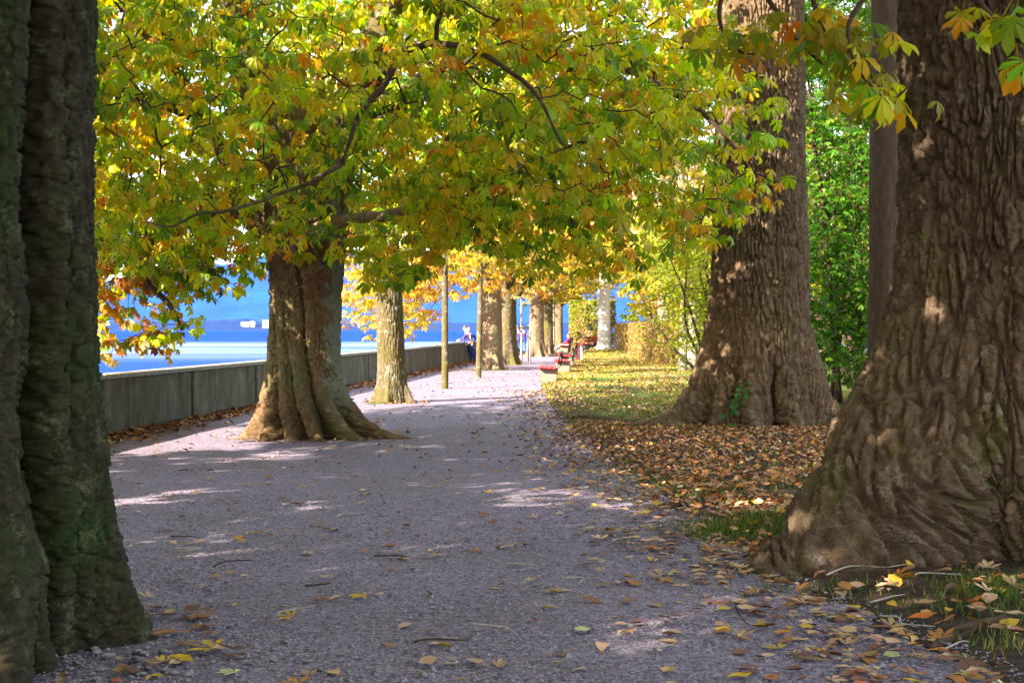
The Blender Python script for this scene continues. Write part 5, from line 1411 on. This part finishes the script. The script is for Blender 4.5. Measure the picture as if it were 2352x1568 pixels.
y = 5.6 + rng.random(n) ** 1.5 * 7.5; x = np.maximum(wall_x(y) + .3, -.36 * y - .4) + rng.random(n) * (edge_x(y) + .3 - np.maximum(wall_x(y) + .3, -.36 * y - .4))
s_ = rng.uniform(.006, .013, n) * (1 + .9 * (rng.random(n) < .05))
V0 = np.array([(1, 0, 0), (0, 1, 0), (-1, 0, 0), (0, -1, 0), (0, 0, .8)], float); F0 = np.array([(0, 1, 4), (1, 2, 4), (2, 3, 4), (3, 0, 4)])
J = V0[None] * rng.uniform(.5, 1.3, (n, 5, 3)) ; a = rng.uniform(0, 6.28, n)
X_ = J[..., 0] * np.cos(a)[:, None] - J[..., 1] * np.sin(a)[:, None]; Y_ = J[..., 0] * np.sin(a)[:, None] + J[..., 1] * np.cos(a)[:, None]
W = np.stack([X_, Y_, J[..., 2]], -1) * s_[:, None, None] + np.stack([x, y, np.full(n, .001)], -1)[:, None]
g = rng.uniform(.10, .34, (n, 1)) * np.array([[.85, .74, .90]]); g = np.repeat(g, 5, 0)
props(link('gravel', np_mesh('gravel', W.reshape(-1, 3), (F0[None] + (np.arange(n) * 5)[:, None, None]).reshape(-1, 3), False, g), None, [M_GRAV]), 'loose grey gravel chips on the nearest stretch of path', 'gravel', kind='stuff')

# grass
def grass_obj(x, y, hgt, cols, label, w=.004):
    n = len(x); z = np.maximum(ground_z(x, y) - .01, 0)
    a = rng.uniform(0, 6.28, n); b = rng.uniform(0, 6.28, n); h_ = hgt * rng.uniform(.5, 1.3, n); ln = h_ * rng.uniform(.1, .8, n)
    P = np.stack([x, y, z], -1); sd = np.stack([np.cos(a), np.sin(a), 0 * a], -1) * (w if np.ndim(w) == 0 else w[:, None]); be = np.stack([np.cos(b) * ln, np.sin(b) * ln, h_], -1)
    V = np.stack([P - sd, P + sd, P + be * .55 + sd * .7 + np.array([0, 0, .1]) * h_[:, None], P + be * .55 - sd * .7 + np.array([0, 0, .1]) * h_[:, None], P + be], 1).reshape(-1, 3)
    b0 = (np.arange(n) * 5)[:, None]
    return props(link('grass', np_mesh('grass', V, [b0 + np.array([[0, 1, 2, 3]]), b0 + np.array([[3, 2, 4]])], True, np.repeat(cols, 5, 0)), None, [M_BLADE]), label, 'grass', kind='stuff')
def gcols(n): return np.array([(.03, .11, .006), (.065, .14, .01), (.15, .17, .018), (.26, .20, .035)])[rng.choice(4, n, p=[.2, .28, .28, .24])] * rng.uniform(.7, 1.3, (n, 1))
xs, ys_ = [], []
for (xd, yd, rx, ry, m_) in [(1780, 1205, .16, .22, 1500), (1690, 1215, .22, .25, 1300), (2320, 1365, .16, .22, 1100), (2270, 1400, .25, .2, 300), (860, 928, .1, .1, 120), (1125, 850, .5, .6, 500), (1160, 838, .5, .5, 300), (2350, 1480, .15, .2, 200), (1930, 1360, .35, .2, 130), (1640, 1130, .5, .6, 700), (1500, 1090, .5, 1, 500)]:
    d = 1.5 * FPX / (yd - 757); xs.append(px(xd, d) + rng.normal(size=m_) * rx); ys_.append(d + rng.normal(size=m_) * ry)
x = np.concatenate(xs); y = np.concatenate(ys_)
n = 15000
ya = 9.2 + rng.random(n) * 12.5; xa = edge_x(ya) + .1 + rng.random(n) ** .8 * 5.5; kk = fbm(xa * .8, ya * .6, 12.0, 3) > .0
x = np.concatenate([x, xa[kk]]); y = np.concatenate([y, ya[kk]])
grass_obj(x, y, .055, gcols(len(x)), 'tufts of bright green grass among the leaves and at the trunks')
n = 42000
y = 21 + rng.random(n) ** 1.5 * 66; x = edge_x(y) + .05 + rng.random(n) * np.interp(y, [21, 60, 90], [6.5, 6, 4])
k = (fbm(x * .6, y * .3, 8.0, 3) > -.35); x, y = x[k], y[k]
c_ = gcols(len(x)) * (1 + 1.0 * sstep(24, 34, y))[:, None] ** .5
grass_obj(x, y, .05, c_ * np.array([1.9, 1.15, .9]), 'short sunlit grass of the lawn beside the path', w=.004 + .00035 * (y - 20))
